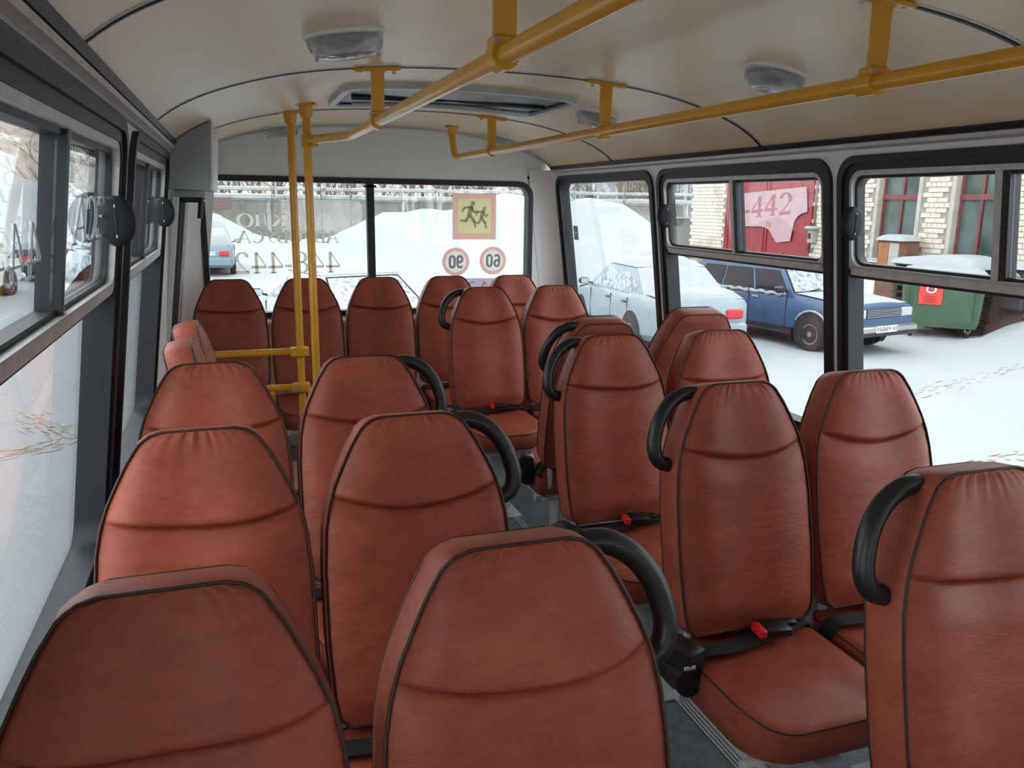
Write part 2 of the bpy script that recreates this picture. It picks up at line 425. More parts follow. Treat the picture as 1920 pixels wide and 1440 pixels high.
# rear panel below window, brownish
m = MB(); m.box((0, YR - 0.006, 0.44), (2.2, 0.01, 0.76)); m.build('lower_panel', beige, RW)

# front end of the bus behind the camera: bulkhead, windscreen opening narrowed to cut light
m = MB()
m.plate([(-1.24, 0.02), (1.24, 0.02), (1.2, 1.3), (1.12, 1.8)] + [(x, RZ(x)) for x in fine][::-1][1:-1] + [(-1.12, 1.8), (-1.2, 1.3)],
        [rrect(-0.45, 0.95, 1.10, 1.62, 0.1)], lambda x, z, d: (x, Y0 + d, z), -0.05, 0.0)
o = struct(m.build('wall_front', greyw)); o['label'] = 'front bulkhead with narrowed windscreen opening behind the camera'
wi += 1
W = struct(link('window_%d' % wi, None)); W['label'] = 'front windscreen behind the camera, narrowed to cut light'
A = rrect(-0.455, 0.955, 1.095, 1.625, 0.1); B = rrect(-0.42, 0.92, 1.13, 1.59, 0.08)
m = MB(); m.ring(A, B, lambda x, z, d: (x, Y0 + d, z), -0.06, 0.012); m.build('gasket', rubber, W, True, 30)
m = MB(); m.plate(rrect(-0.43, 0.93, 1.12, 1.60, 0.08), [], lambda x, z, d: (x, Y0 + d, z), -0.03, -0.026); m.build('pane', glass, W)

# rear folding door in the left wall
D = struct(link('door_1', None)); D['label'] = 'folding rear door at the left with metal edge tubes'
f = wmap(-1)
for a, b in ((3.88, 4.38), (4.40, 4.90)):
    A = [(a, 0.09), (b, 0.09), (b, 1.68), (a, 1.68)]; B = [(a + .045, 0.55), (b - .045, 0.55), (b - .045, 1.62), (a + .045, 1.62)]
    m = MB(); m.ring(A, B, f, 0.01, 0.05); leaf = m.build('door_leaf', greyw, D)
    m = MB(); m.plate(B, [], f, 0.024, 0.036); m.build('infill_panel', greyw, leaf)
    m = MB(); m.plate([(a + .045, 0.09), (b - .045, 0.09), (b - .045, 0.55), (a + .045, 0.55)], [], f, 0.02, 0.04); m.build('kick_panel', greyw, leaf)
for y, r, d, mt in ((3.90, 0.014, -0.03, alu), (4.02, 0.018, -0.035, rubber), (4.16, 0.012, -0.03, alu), (4.34, 0.02, -0.03, rubber), (4.46, 0.013, -0.035, alu), (4.80, 0.016, -0.03, alu)):
    m = MB(); m.tube([f(y, 0.12, d), f(y, 0.9, d), f(y, 1.66, d)], r, 10); m.build('door_tube', mt, D, True, 40)
m = MB(); m.tube([f(4.0, 1.585, -0.05), f(4.0, 1.585, -0.13), f(4.35, 1.585, -0.13)], 0.014, 8); m.tube([f(4.0, 1.60, -0.13), f(4.0, 1.50, -0.13)], 0.012, 8)
m.build('hinge_arm', blackp, D, True, 40)

# front folding door in the left wall, unseen, added closed to cut light on the front seats
D2 = struct(link('added_door_2', None)); D2['label'] = 'unseen front folding door beside the camera, closed to cut light'
for a, b in ((-1.43, -0.46), (-0.44, 0.53)):
    A = [(a, 0.09), (b, 0.09), (b, 1.70), (a, 1.70)]; B = [(a + .10, 0.95), (b - .10, 0.95), (b - .10, 1.60), (a + .10, 1.60)]
    m = MB(); m.ring(A, B, f, 0.01, 0.05); leaf = m.build('door_leaf', greyw, D2)
    m = MB(); m.plate(B, [], f, 0.028, 0.032); m.build('pane', glass, leaf)

# grey door-mechanism cover
DC = thing('door_mechanism_cover', 'grey curved cover box above the rear door, left wall', 'cover box', (-1.0, 3.7, 1.62))
prof = [(-1.150, 1.626), (-0.972, 1.622), (-0.965, 1.66), (-0.951, 1.903)] + [(x, RZ(x) - 0.004) for x in (-0.97, -1.0, -1.03, -1.06, -1.09, -1.115)] + [(-1.13, 1.79)]
m = MB(); m.loft([[(x + 1.0, y - 3.7, z - 1.62) for x, z in prof] for y in (3.70, 3.705, 5.0)], True, True); m.build('end_cap', greyd, DC)
m = MB(); m.bbox((0.044, 0.65, 0.14), (0.014, 1.29, 0.272), 0.004, Matrix.Rotation(R(4), 3, 'Y')); m.build('side_lid', greyw, DC)
m = MB(); m.bbox((0.058, 0.04, 0.235), (0.01, 0.05, 0.06), 0.003); lb = m.build('warning_label', whitep, DC)
m = MB()
for k in range(3): m.box((0.0635, 0.04, 0.255 - 0.018 * k), (0.001, 0.035, 0.006))
m.build('label_print', pm('blue_print', (0.03, 0.12, 0.35), 0.5), lb)
m = MB(); m.bbox((-0.055, 0.2, -0.012), (0.12, 0.3, 0.03), 0.004); m.build('bracket', greyd, DC)

# ================================================================== CEILING FITTINGS
def lamp(x, y, label):
    z = RZ(x) ; sl = math.atan2(RZ(x + .05) - RZ(x - .05), .1)
    L = thing('ceiling_lamp', label, 'lamp', (x, y, z), 0, 'clear oval ceiling lamps')
    L.rotation_euler = (0, -sl, 0)
    def rg(k, dz): return [(0.098 * k * math.copysign(abs(math.cos(t)) ** .8, math.cos(t)), 0.068 * k * math.sin(t), dz) for t in [2 * math.pi * i / 28 for i in range(28)]]
    m = MB(); m.loft([rg(1.04, 0.002), rg(1.04, -0.008), rg(0.98, -0.010)], True, True); m.build('base', whitep, L, True, 40)
    m = MB(); m.loft([rg(1.0, -0.009), rg(0.99, -0.018), rg(0.93, -0.040), rg(0.80, -0.054), rg(0.5, -0.060), rg(0.1, -0.061)], True, True); le = m.build('lens', lens, L, True, 30)
    m = MB(); m.loft([rg(0.72, -0.011), rg(0.6, -0.024), rg(0.2, -0.030)], True, True); m.build('reflector', alu, L, True, 30)
    for k in (-1, 1):
        m = MB(); m.tube([(k * 0.078, 0, -0.062), (k * 0.078, 0, -0.052)], 0.005, 8); m.build('screw', alu, le)
for x, y, lb in ((-0.60, 2.18, 'oval ceiling lamp nearest the camera, left of rail'), (0.675, 2.17, 'oval ceiling lamp on the right, nearest the camera'),
                 (0.675, 3.45, 'middle oval ceiling lamp of the right row'), (-0.60, 4.93, 'oval ceiling lamp beside tops of yellow poles'),
                 (0.70, 4.88, 'rearmost oval ceiling lamp of the right row')):
    lamp(x, y, lb)

# roof hatch
H = thing('roof_hatch', 'rectangular roof hatch with grey frame between ceiling ribs', 'hatch', (0.02, 3.52, 2.0))
hz = lambda x: RZ(x + 0.02) - 2.0
def hm(u, v, d): return (u, v, hz(u) - 0.0 + d)
def loopx(a, b, c, d, r): 
    q = rrect(a, b, c, d, r, 6); out = []
    for i, p in enumerate(q):
        n_ = q[(i + 1) % len(q)]; out.append(p)
        if abs(n_[0] - p[0]) > 0.2:
            out += [(p[0] + (n_[0] - p[0]) * k / 10, p[1]) for k in range(1, 10)]
    return out
LO, LI = loopx(-.485, .485, -.325, .325, .08), loopx(-.455, .455, -.295, .295, .06)
LI2 = loopx(-.44, .44, -.28, .28, .05)
m = MB(); m.ring(LO, LI, hm, -0.022, 0.004); m.build('frame', alu, H, True, 30)
m = MB(); m.ring(LI, LI2, hm, -0.014, 0.002); m.build('seal', rubber, H, True, 30)
m = MB(); m.plate(LI2, [], hm, -0.006, -0.003); lid = m.build('lid', pm('hatch_lid', (.09, .105, .115), .35), H)
m = MB(); m.tube([hm(-.4, .12, -.03), hm(-.1, .12, -.03), hm(.1, .12, -.03), hm(.4, .12, -.03)], 0.01, 8); m.build('handle_bar', alu, lid, True)
m = MB(); m.tube([hm(-.42, -.02, -.016), hm(0, -.02, -.016), hm(.42, -.02, -.016)], 0.012, 8); m.build('strut', rubber, lid, True)

# ================================================================== YELLOW HANDRAILS
RZL = 1.847
def clamp(m, p, ax, r=0.027, w=0.045):
    p = Vector(p); ax = Vector(ax).normalized(); m.tube([p - ax * w / 2, p + ax * w / 2], r, 16)
def hanger(parent, x, y):
    zt = RZ(x)
    m = MB()
    rot = Matrix.Identity(3)
    m.bbox((x, y - 0.012, zt - 0.008), (0.155, 0.03, 0.012), 0.003, Matrix.Rotation(-math.atan2(RZ(x + .05) - RZ(x - .05), .1), 3, 'Y'))
    rg = []
    for z, w in ((zt - 0.006, 0.030), (zt - 0.02, 0.022), ((zt + RZL) / 2, 0.021), (RZL + 0.035, 0.021), (RZL + 0.018, 0.026)):
        rg.append([(x - w, y - 0.018, z), (x + w, y - 0.018, z), (x + w, y - 0.006, z), (x - w, y - 0.006, z)])
    m.loft(rg, True, True)
    h = m.build('hanger', yellow, parent)
    m = MB(); clamp(m, (x, y, RZL), (0, 1, 0), 0.0265, 0.046); m.bbox((x, y - 0.006, RZL + 0.022), (0.05, 0.04, 0.02), 0.004); m.build('clamp', yellow, h, True, 40)
    for a_, b_ in (((x - 0.055, y - 0.012, zt - 0.02), (x - 0.055, y - 0.012, zt - 0.010)), ((x + 0.055, y - 0.012, zt - 0.02), (x + 0.055, y - 0.012, zt - 0.010)),
                   ((x - 0.022, y - 0.03, RZL + 0.022), (x - 0.022, y - 0.024, RZL + 0.022))):
        m = MB(); m.tube([a_, b_], 0.006, 8); m.build('bolt', alu, h)
LR = thing('handrail', 'long yellow ceiling handrail on the left joining the yellow pole', 'handrail')
m = MB(); m.tube([(-0.413, Y0 + .3, RZL), (-0.413, 1, RZL), (-0.413, 3.30, RZL)] + curve([(-0.413, 3.36, RZL), (-0.418, 3.42, RZL), (-0.435, 3.50, RZL)], 4) + [(-0.535, 3.815, RZL + .004), (-0.552, 3.86, RZL + 0.004)], 0.0185, 18); m.build('tube', yellow, LR, True, 50)
for y in (0.139, 1.475, 2.8105): hanger(LR, -0.413, y)
RRl = thing('handrail', 'long yellow ceiling handrail on the right with bent rear end', 'handrail')
m = MB(); m.tube([(0.413, Y0 + .3, RZL), (0.413, 1, RZL), (0.40, 4.0, RZL), (0.385, 4.66, RZL)] + curve([(0.380, 4.72, RZL), (0.372, 4.765, RZL + .012), (0.368, 4.785, RZL + .05)], 4) + [(0.362, 4.79, 1.95), (0.360, 4.79, RZ(.36) - .002)], 0.0185, 18); m.build('tube', yellow, RRl, True, 50)
for y in (0.139, 1.475, 2.8105): hanger(RRl, 0.413, y)
hanger(RRl, 0.40, 4.1494)
m = MB(); zt = RZ(.36); m.loft([[(0.36 + r * math.cos(t), 4.79 + r * math.sin(t), z) for t in [2 * math.pi * i / 16 for i in range(16)]] for z, r in ((zt - 0.002, 0.042), (zt - 0.010, 0.042), (zt - 0.012, 0.03), (zt - 0.05, 0.024))], True, True); m.build('ceiling_flange', yellow, RRl, True, 40)

PO1, PO2 = (-0.603, 4.13), (-0.552, 3.86)
def pole(x, y, label, zb):
    T = thing('pole', label, 'pole', (x, y, FL))
    zt = RZ(x) - FL
    m = MB(); m.tube([(0, 0, 0), (0, 0, 1), (0, 0, zt - 0.01)], 0.0185, 18); m.build('tube', yellow, T, True, 50)
    m = MB(); m.loft([[(r * math.cos(t), r * math.sin(t), z) for t in [2 * math.pi * i / 20 for i in range(20)]] for z, r in ((zt, 0.048), (zt - 0.008, 0.048), (zt - 0.010, 0.032), (zt - 0.055, 0.026), (zt - 0.06, 0.02))], True, True); m.build('ceiling_flange', yellow, T, True, 40)
    m = MB(); m.loft([[(r * math.cos(t), r * math.sin(t), z) for t in [2 * math.pi * i / 20 for i in range(20)]] for z, r in ((0, 0.045), (0.01, 0.045), (0.012, 0.025), (0.05, 0.024))], True, True); m.build('floor_flange', yellow, T, True, 40)
    return T
PA = pole(*PO1, 'thinner left yellow pole of the door partition', 0)
PB = pole(*PO2, 'right yellow pole joined to the ceiling handrail', 0)
m = MB(); clamp(m, (0, 0, RZL - FL), (0, 0, 1), 0.0265, 0.055); m.bbox((0.028, -0.028, RZL - FL), (0.035, 0.035, 0.05), 0.004); m.build('clamp', yellow, PB, True, 40)
PT = thing('door_partition_rail', 'yellow horizontal guard rails between pole and left wall', 'guard rail', (-0.85, 4.13, FL))
def PL(x, y, z): return (x + 0.85, y - 4.13, z - FL)
for z, x0 in ((0.845, -1.2), (0.662, -1.2)):
    m = MB(); m.tube([PL(x0, 4.13, z), PL(-0.603, 4.13, z)], 0.0175, 16); rl = m.build('rail', yellow, PT, True, 50)
    m = MB(); m.bbox(PL(-0.608, 4.118, z), (0.09, 0.058, 0.048), 0.006); m.build('clamp', yellow, rl, True, 40)
    for k in (-1, 1):
        m = MB(); m.tube([PL(-0.608 + k * .026, 4.084, z), PL(-0.608 + k * .026, 4.092, z)], 0.006, 8); m.build('bolt', alu, rl)
m = MB(); m.tube([PL(-0.603, 4.13, 0.662), PL(-0.552, 3.86, 0.69)], 0.0165, 14); m.build('link_rail', yellow, PT, True, 50)
m = MB(); m.bbox(PL(-0.552, 3.85, 0.69), (0.085, 0.058, 0.05), 0.006); m.build('link_clamp', yellow, PT, True, 40)
m = MB(); m.tube([PL(-0.74, 4.14, 0.66), PL(-0.80, 4.10, 0.45), PL(-0.80, 4.10, FL)], 0.0165, 14); m.build('brace', yellow, PT, True, 50)

# ================================================================== SEATS
HW = [(0, .068), (.006, .092), (.02, .110), (.055, .133), (.09, .151), (.13, .170), (.17, .184), (.22, .194), (.30, .200), (.45, .201), (.55, .196), (.60, .190), (.615, .180), (.625, .165)]
SL = 0.625
TH = 0.082
REC = R(12.5)
def hwid(s): return 0.978 * lerp(HW, s)
def seat_meshes(seed):
    rr = random.Random(seed)
    ph = [rr.uniform(0, 6) for _ in range(6)]
    def sseam(u): return 0.158 + 0.030 * (1 - u * u) + 0.004 * math.sin(3 * u + ph[0])
    def pt(x, s, n):        # s down the back, n out of the front face
        return Vector((x, -s * math.sin(REC) - n * math.cos(REC), -s * math.cos(REC) + n * math.sin(REC)))
    def front(u, s):
        e = sseam(u); w = hwid(s); au = abs(u)
        n = TH / 2
        edge = (1 - au ** 6)
        if s < e:
            q = s / e
            n += (0.004 + 0.025 * q ** .55 * (1 - smooth((q - .945) / .055))) * edge
        else: n += (0.003 + (0.009 * min(1, (s - e) / 0.008) ** .6 + 0.012 * smooth((s - e) / 0.07)) * smooth((SL - s) / 0.06)) * edge
        n += 0.004 * math.sin(5 * u + ph[1]) * edge * smooth(s / .1)
        k = math.exp(-s / 0.020)
        n += 0.0036 * k * (math.sin(31 * u + ph[2] + 2 * math.sin(4 * u + ph[5])) + .8 * math.sin(53 * u + ph[3])) * (0.35 + 0.65 * math.sin(2.3 * u + ph[4]) ** 2) * smooth(s / 0.008) * edge
        # diagonal creases at lower corner and beside the seam
        n += 0.0025 * math.exp(-((s - .5) / .06) ** 2 - ((u + .8) / .18) ** 2) * math.sin(90 * (s + .1 * u) + ph[4])
        n += 0.002 * math.exp(-((s - e - .02) / .02) ** 2 - ((au - .75) / .2) ** 2) * math.sin(150 * (s - e) + 4 * u)
        return pt(w * u, s, n)
    U = 44
    hm_ = MB(); hm_.grid(lambda a, b: front(2 * a - 1, smooth(b ** 1.1) * sseam(2 * a - 1)), U, 26)
    bm_ = MB()
    bm_.grid(lambda a, b: front(2 * a - 1, sseam(2 * a - 1) + (b ** 1.5 if b < .5 else b ** 1.5) * (SL - sseam(2 * a - 1))), U, 34)
    ss = [SL * (i / 40) ** 1.3 for i in range(41)]
    outl = [(-hwid(s), s) for s in ss[::-1]] + [(hwid(s), s) for s in ss]
    # side band, slightly swollen, and rear panel
    rg = []
    for n, gr in ((TH / 2 + .003, 0.0), (TH / 2 - .006, .003), (0, .005), (-TH / 2 + .006, .003), (-TH / 2, 0.0)):
        rg.append([pt(x + math.copysign(gr, x), s - gr * (1 if s < .03 else 0), n) for x, s in outl])
    bm_.loft(rg, True)
    bm_.grid(lambda a, b: pt(hwid(SL * b ** 1.3) * (2 * a - 1), SL * b ** 1.3, -TH / 2 - 0.008 * (1 - (2 * a - 1) ** 4) * smooth(b / .1) * smooth((1 - b) / .1)), 16, 30)
    pf, pb = [pt(x * 1.004, s - .001, TH / 2 + .004) for x, s in outl], [pt(x * 1.004, s - .001, -TH / 2) for x, s in outl]
    p1 = MB(); p1.tube(pf, 0.0027, 6, True); p2 = MB(); p2.tube(pb, 0.0025, 6, True)
    return (hm_.mesh('headrest', vinyl, True), bm_.mesh('backrest', vinyl, True, 50), p1.mesh('front_piping', piping, True), p2.mesh('rear_piping', piping, True))
BACKS = [seat_meshes(k) for k in range(4)]
# cushion (origin at seat origin: floor, below the top of the back)
CW, CD0, CD1, CZ = 0.194, -0.500, -0.125, 0.452
def cushion_outline(k):      # k: inset
    out = []
    x1 = CW - k; y0 = CD0 + k; y1 = CD1 - k; r = 0.115 - k * .6; r2 = 0.03
    for cx, cy, a, rr_ in ((x1 - r2, y1 - r2, 0, r2), (-x1 + r2, y1 - r2, 90, r2), (-x1 + r, y0 + r, 180, r), (x1 - r, y0 + r, 270, r)):
        for i in range(9):
            t = R(a + 90 * i / 8); out.append((cx + rr_ * math.cos(t), cy + rr_ * math.sin(t)))
    return out
def top_z(x, y):
    d = CZ + 0.018 * (1 - (x / CW) ** 2) * smooth((y - CD0) / .2) - 0.02 * smooth((CD0 + 0.10 - y) / 0.10) + 0.010 * smooth((x / CW) ** 2)
    return d + 0.0015 * math.sin(x * 45 + y * 30)
m = MB()
rings = [[(x, y, CZ - .105) for x, y in cushion_outline(.012)], [(x, y, CZ - .098) for x, y in cushion_outline(.0)], [(x, y, CZ - .05) for x, y in cushion_outline(-.006)],
         [(x, y, top_z(x, y) - .008) for x, y in cushion_outline(.0)]]
m.loft(rings, True); m.f.append(tuple(range(36)))
cc = (0.0, (CD0 + CD1) / 2)
tops = []
for q in (1, .96, .9, .8, .66, .5, .3, .12):
    tops.append([(cc[0] + (x - cc[0]) * q, cc[1] + (y - cc[1]) * q, 0) for x, y in cushion_outline(0)])
tops = [[(x, y, top_z(x, y) - (.008 if i == 0 else (.001 if i == 1 else 0))) for x, y, _ in r] for i, r in enumerate(tops)]
o_ = len(m.v); m.loft(tops, True); m.f.append(tuple(o_ + 7 * 36 + j for j in range(36)))
CUSH = m.mesh('cushion', vinyl, True, 60)
m = MB(); m.tube([(x, y, top_z(x, y) - .006) for x, y in cushion_outline(-.001)], 0.0025, 6, True); CPIPE = m.mesh('cushion_piping', piping, True)
# steel frame under the cushion and pedestal leg
m = MB()
m.bbox((0, CD0 + 0.05, CZ - 0.122), (0.40, 0.03, 0.03), 0.004); m.bbox((0, CD1 - 0.04, CZ - 0.122), (0.40, 0.03, 0.03), 0.004)
for k in (-1, 1): m.bbox((k * 0.16, (CD0 + CD1) / 2, CZ - 0.122), (0.025, 0.36, 0.025), 0.004)
for k in (-1, 1): m.tube([(k * .15, CD1 - .02, CZ - .11), (k * .15, CD1 - .0, CZ - .05), (k * .15, -.12, CZ + .10)], 0.011, 8)
FRAME = m.mesh('seat_frame', greym, True, 40)
m = MB()
m.loft([[(x, y, z) for x, y in ((-.035, y0), (.035, y0), (.035, y1), (-.035, y1))] for z, y0, y1 in ((0.012, -.40, -.31), (0.20, -.40, -.31), (CZ - .20, -.41, -.29), (CZ - .125, -.50, -.20))], True, True)
m.bbox((0, -.355, 0.006), (0.13, 0.30, 0.012), 0.003)
for y in (-.48, -.23): m.tube([(0, y, 0.01), (0, y, 0.024)], 0.012, 8)
m.tube([(.0, -.24, 0.012), (.0, -.20, CZ - .13)], 0.010, 8)
LEG = m.mesh('leg', greym, True, 40)
# lap belt
def belt_mesh():
    m = MB(); P = []
    cx = [(-0.205, -.20, CZ - .02), (-0.19, -.215, CZ + .026), (-0.15, -.228, CZ + .034), (-0.08, -.232, CZ + .036), (-0.01, -.222, CZ + .042), (0.05, -.205, CZ + .045), (0.12, -.185, CZ + .038), (0.175, -.16, CZ + .026), (0.197, -.145, CZ - .02)]
    pts = curve(cx, 4)
    rg = []
    for i, p in enumerate(pts):
        t = (pts[min(i + 1, len(pts) - 1)] - pts[max(i - 1, 0)]).normalized()
        w = Vector((0.10, -1, -.05)).normalized() * 0.0235; nrm = t.cross(w).normalized() * 0.0015
        rg.append([p - w - nrm, p + w - nrm, p + w + nrm, p - w + nrm])
    m.loft(rg, True, True)
    return m.mesh('seat_belt', webbing)
BELT = belt_mesh()
m = MB(); m.bbox((0.035, -.214, CZ + .053), (0.085, 0.056, 0.028), 0.006, Matrix.Rotation(R(-8), 3, 'Z')); m.bbox((0.10, -.182, CZ + .047), (0.05, 0.034, 0.016), 0.005, Matrix.Rotation(R(-10), 3, 'Z')); BUCK = m.mesh('buckle', blackp, True, 40)
m = MB(); m.bbox((-0.010, -.222, CZ + .060), (0.020, 0.05, 0.024), 0.004, Matrix.Rotation(R(-8), 3, 'Z')); BTN = m.mesh('release_button', redp, True, 40)
m = MB(); m.bbox((-0.222, -.215, CZ + .030), (0.062, 0.095, 0.062), 0.008, Matrix.Rotation(R(20), 3, 'Z')); m.tube([(-.224, -.26, CZ - .022), (-.224, -.17, CZ - .028)], 0.037, 14); RETR = m.mesh('belt_retractor', blackp, True, 40)
m = MB(); m.bbox((-0.231, -.266, CZ + .022), (0.03, 0.006, 0.010), 0.002)
CLIP = m.mesh('retractor_clip', alu)
# grab handle (for the -x side)
ZTOP = 1.096
def hp(x, s, n=0.0): return (x, -s * math.sin(REC) - n, ZTOP - s * math.cos(REC))
m = MB(); pts = curve([hp(-0.104, .018), hp(-0.138, .020), hp(-0.178, .042), hp(-0.208, .080), hp(-0.224, .124), hp(-0.227, .158), hp(-0.214, .186), hp(-0.178, .200)], 5)
m.tube(pts, 0.0182, 14); HAN = m.mesh('grab_handle', blackp, True, 60)
m = MB(); m.tube([(-p[0], p[1], p[2]) for p in pts], 0.0182, 14); HANR = m.mesh('grab_handle', blackp, True, 60)

def seat(x, y, label, rz=0.0, handle=0, top=1.146, group=None, var=0, belt=True, leg=True, dz=0.0, legx=0.0):
    T = thing('bus_seat', label, 'seat', (x, y, FL), rz, group)
    lift = top - (FL + ZTOP)
    h, b, p1, p2 = BACKS[var % 4]
    bo = link('backrest', b, T); bo.location = (0, 0, ZTOP + lift)
    for nm, d in (('headrest', h), ('front_piping', p1), ('rear_piping', p2)): link(nm, d, bo)
    cu = link('cushion', CUSH, T); cu.location = (0, 0, lift); link('cushion_piping', CPIPE, cu)
    fr = link('seat_frame', FRAME, T); fr.location = (0, 0, lift)
    if leg: lg = link('leg', LEG, T); lg.location = (legx, 0, 0)
    if belt:
        bl = link('seat_belt', BELT, T); bl.location = (0, 0, lift)
        link('buckle', BUCK, bl); link('release_button', BTN, bl)
        if handle:
            sx = 1 if handle < 0 else -1
            rt_ = link('belt_retractor', RETR, T); rt_.location = (0, 0, lift); rt_.scale = (sx, 1, 1); link('retractor_clip', CLIP, rt_)
    if handle:
        hn = link('grab_handle', HAN if handle < 0 else HANR, T); hn.location = (0, 0, lift)
    return T
G = 'brown vinyl bus seats'
LX, LA, PY = -0.955, -0.537, 0.6786
seat(-0.990, 0.963, 'brown window seat at bottom left, nearest the camera', group=G, var=0)
seat(-0.560, 0.963, 'brown seat at bottom centre, front row, black handle on right', handle=1, group=G, var=1)
seat(-0.975, 1.642, 'brown left window seat in the second row', group=G, var=2)
seat(-0.560, 1.642, 'brown left aisle seat with black handle, second row', handle=1, group=G, var=3)
seat(-0.970, 2.320, 'brown left window seat in third row, before yellow guard rail', group=G, var=0)
seat(-0.556, 2.320, 'brown left aisle seat with handle, third row, beside yellow poles', handle=1, group=G, var=1)
seat(0.298, 1.018, 'brown seat cut by right frame edge, nearest on the right', handle=-1, group=G, var=2)
seat(0.725, 1.018, 'brown front window seat outside the right frame edge', group=G, var=0)
seat(0.306, 1.752, 'brown right aisle seat with full lap belt and red buckle', handle=-1, group=G, var=1, top=1.14)
seat(0.731, 1.762, 'brown right window seat just behind the bottom right seat', group=G, var=3)
seat(0.308, 2.493, 'brown right aisle seat in third row, handle on its left', handle=-1, group=G, var=2)
seat(0.738, 2.493, 'brown right window seat in third row with puckered top', group=G, var=0)
seat(0.440, 2.82, 'brown rear-facing aisle seat showing its dark plain back', rz=math.pi, handle=1, group=G, var=1, top=1.15, belt=True)
seat(0.885, 2.84, 'brown rear-facing window seat, plain back beside middle window', rz=math.pi, group=G, var=2, top=1.17)
seat(0.337, 4.085, 'brown seat with black handle facing the camera near rear bench', handle=-1, group=G, var=3)
seat(0.750, 4.110, 'light brown seat by right wall just ahead of rear bench', group=G, var=1)
for i, lb in enumerate(('leftmost seat of the rear bench, beside the door', 'second rear bench seat from left, behind yellow poles', 'middle seat of the rear bench',
                        'fourth rear bench seat, partly behind handled seat', 'rightmost seat of the rear bench by the corner')):
    seat(-0.932 + 0.4143 * i, 4.75, 'brown ' + lb, group='rear bench seats', var=i, belt=(i in (2, 3)))
for y, lb, v in ((2.84, 'nearer of the two sideways brown seats on left wall', 2), (3.27, 'farther sideways brown seat on left wall by the door box', 3)):
    seat(-1.085, y, lb, rz=R(90), group='sideways seats on left wall', var=v, top=1.118, belt=False)

# wheel-arch box under the right rear seats
m = MB(); m.bbox((1.10, 3.9, FL + 0.14), (0.27, 1.0, 0.28), 0.02)
o = tag(m.build('wheel_arch_box', floorm), 'dark lino wheel arch box by the right wall', 'wheel arch')

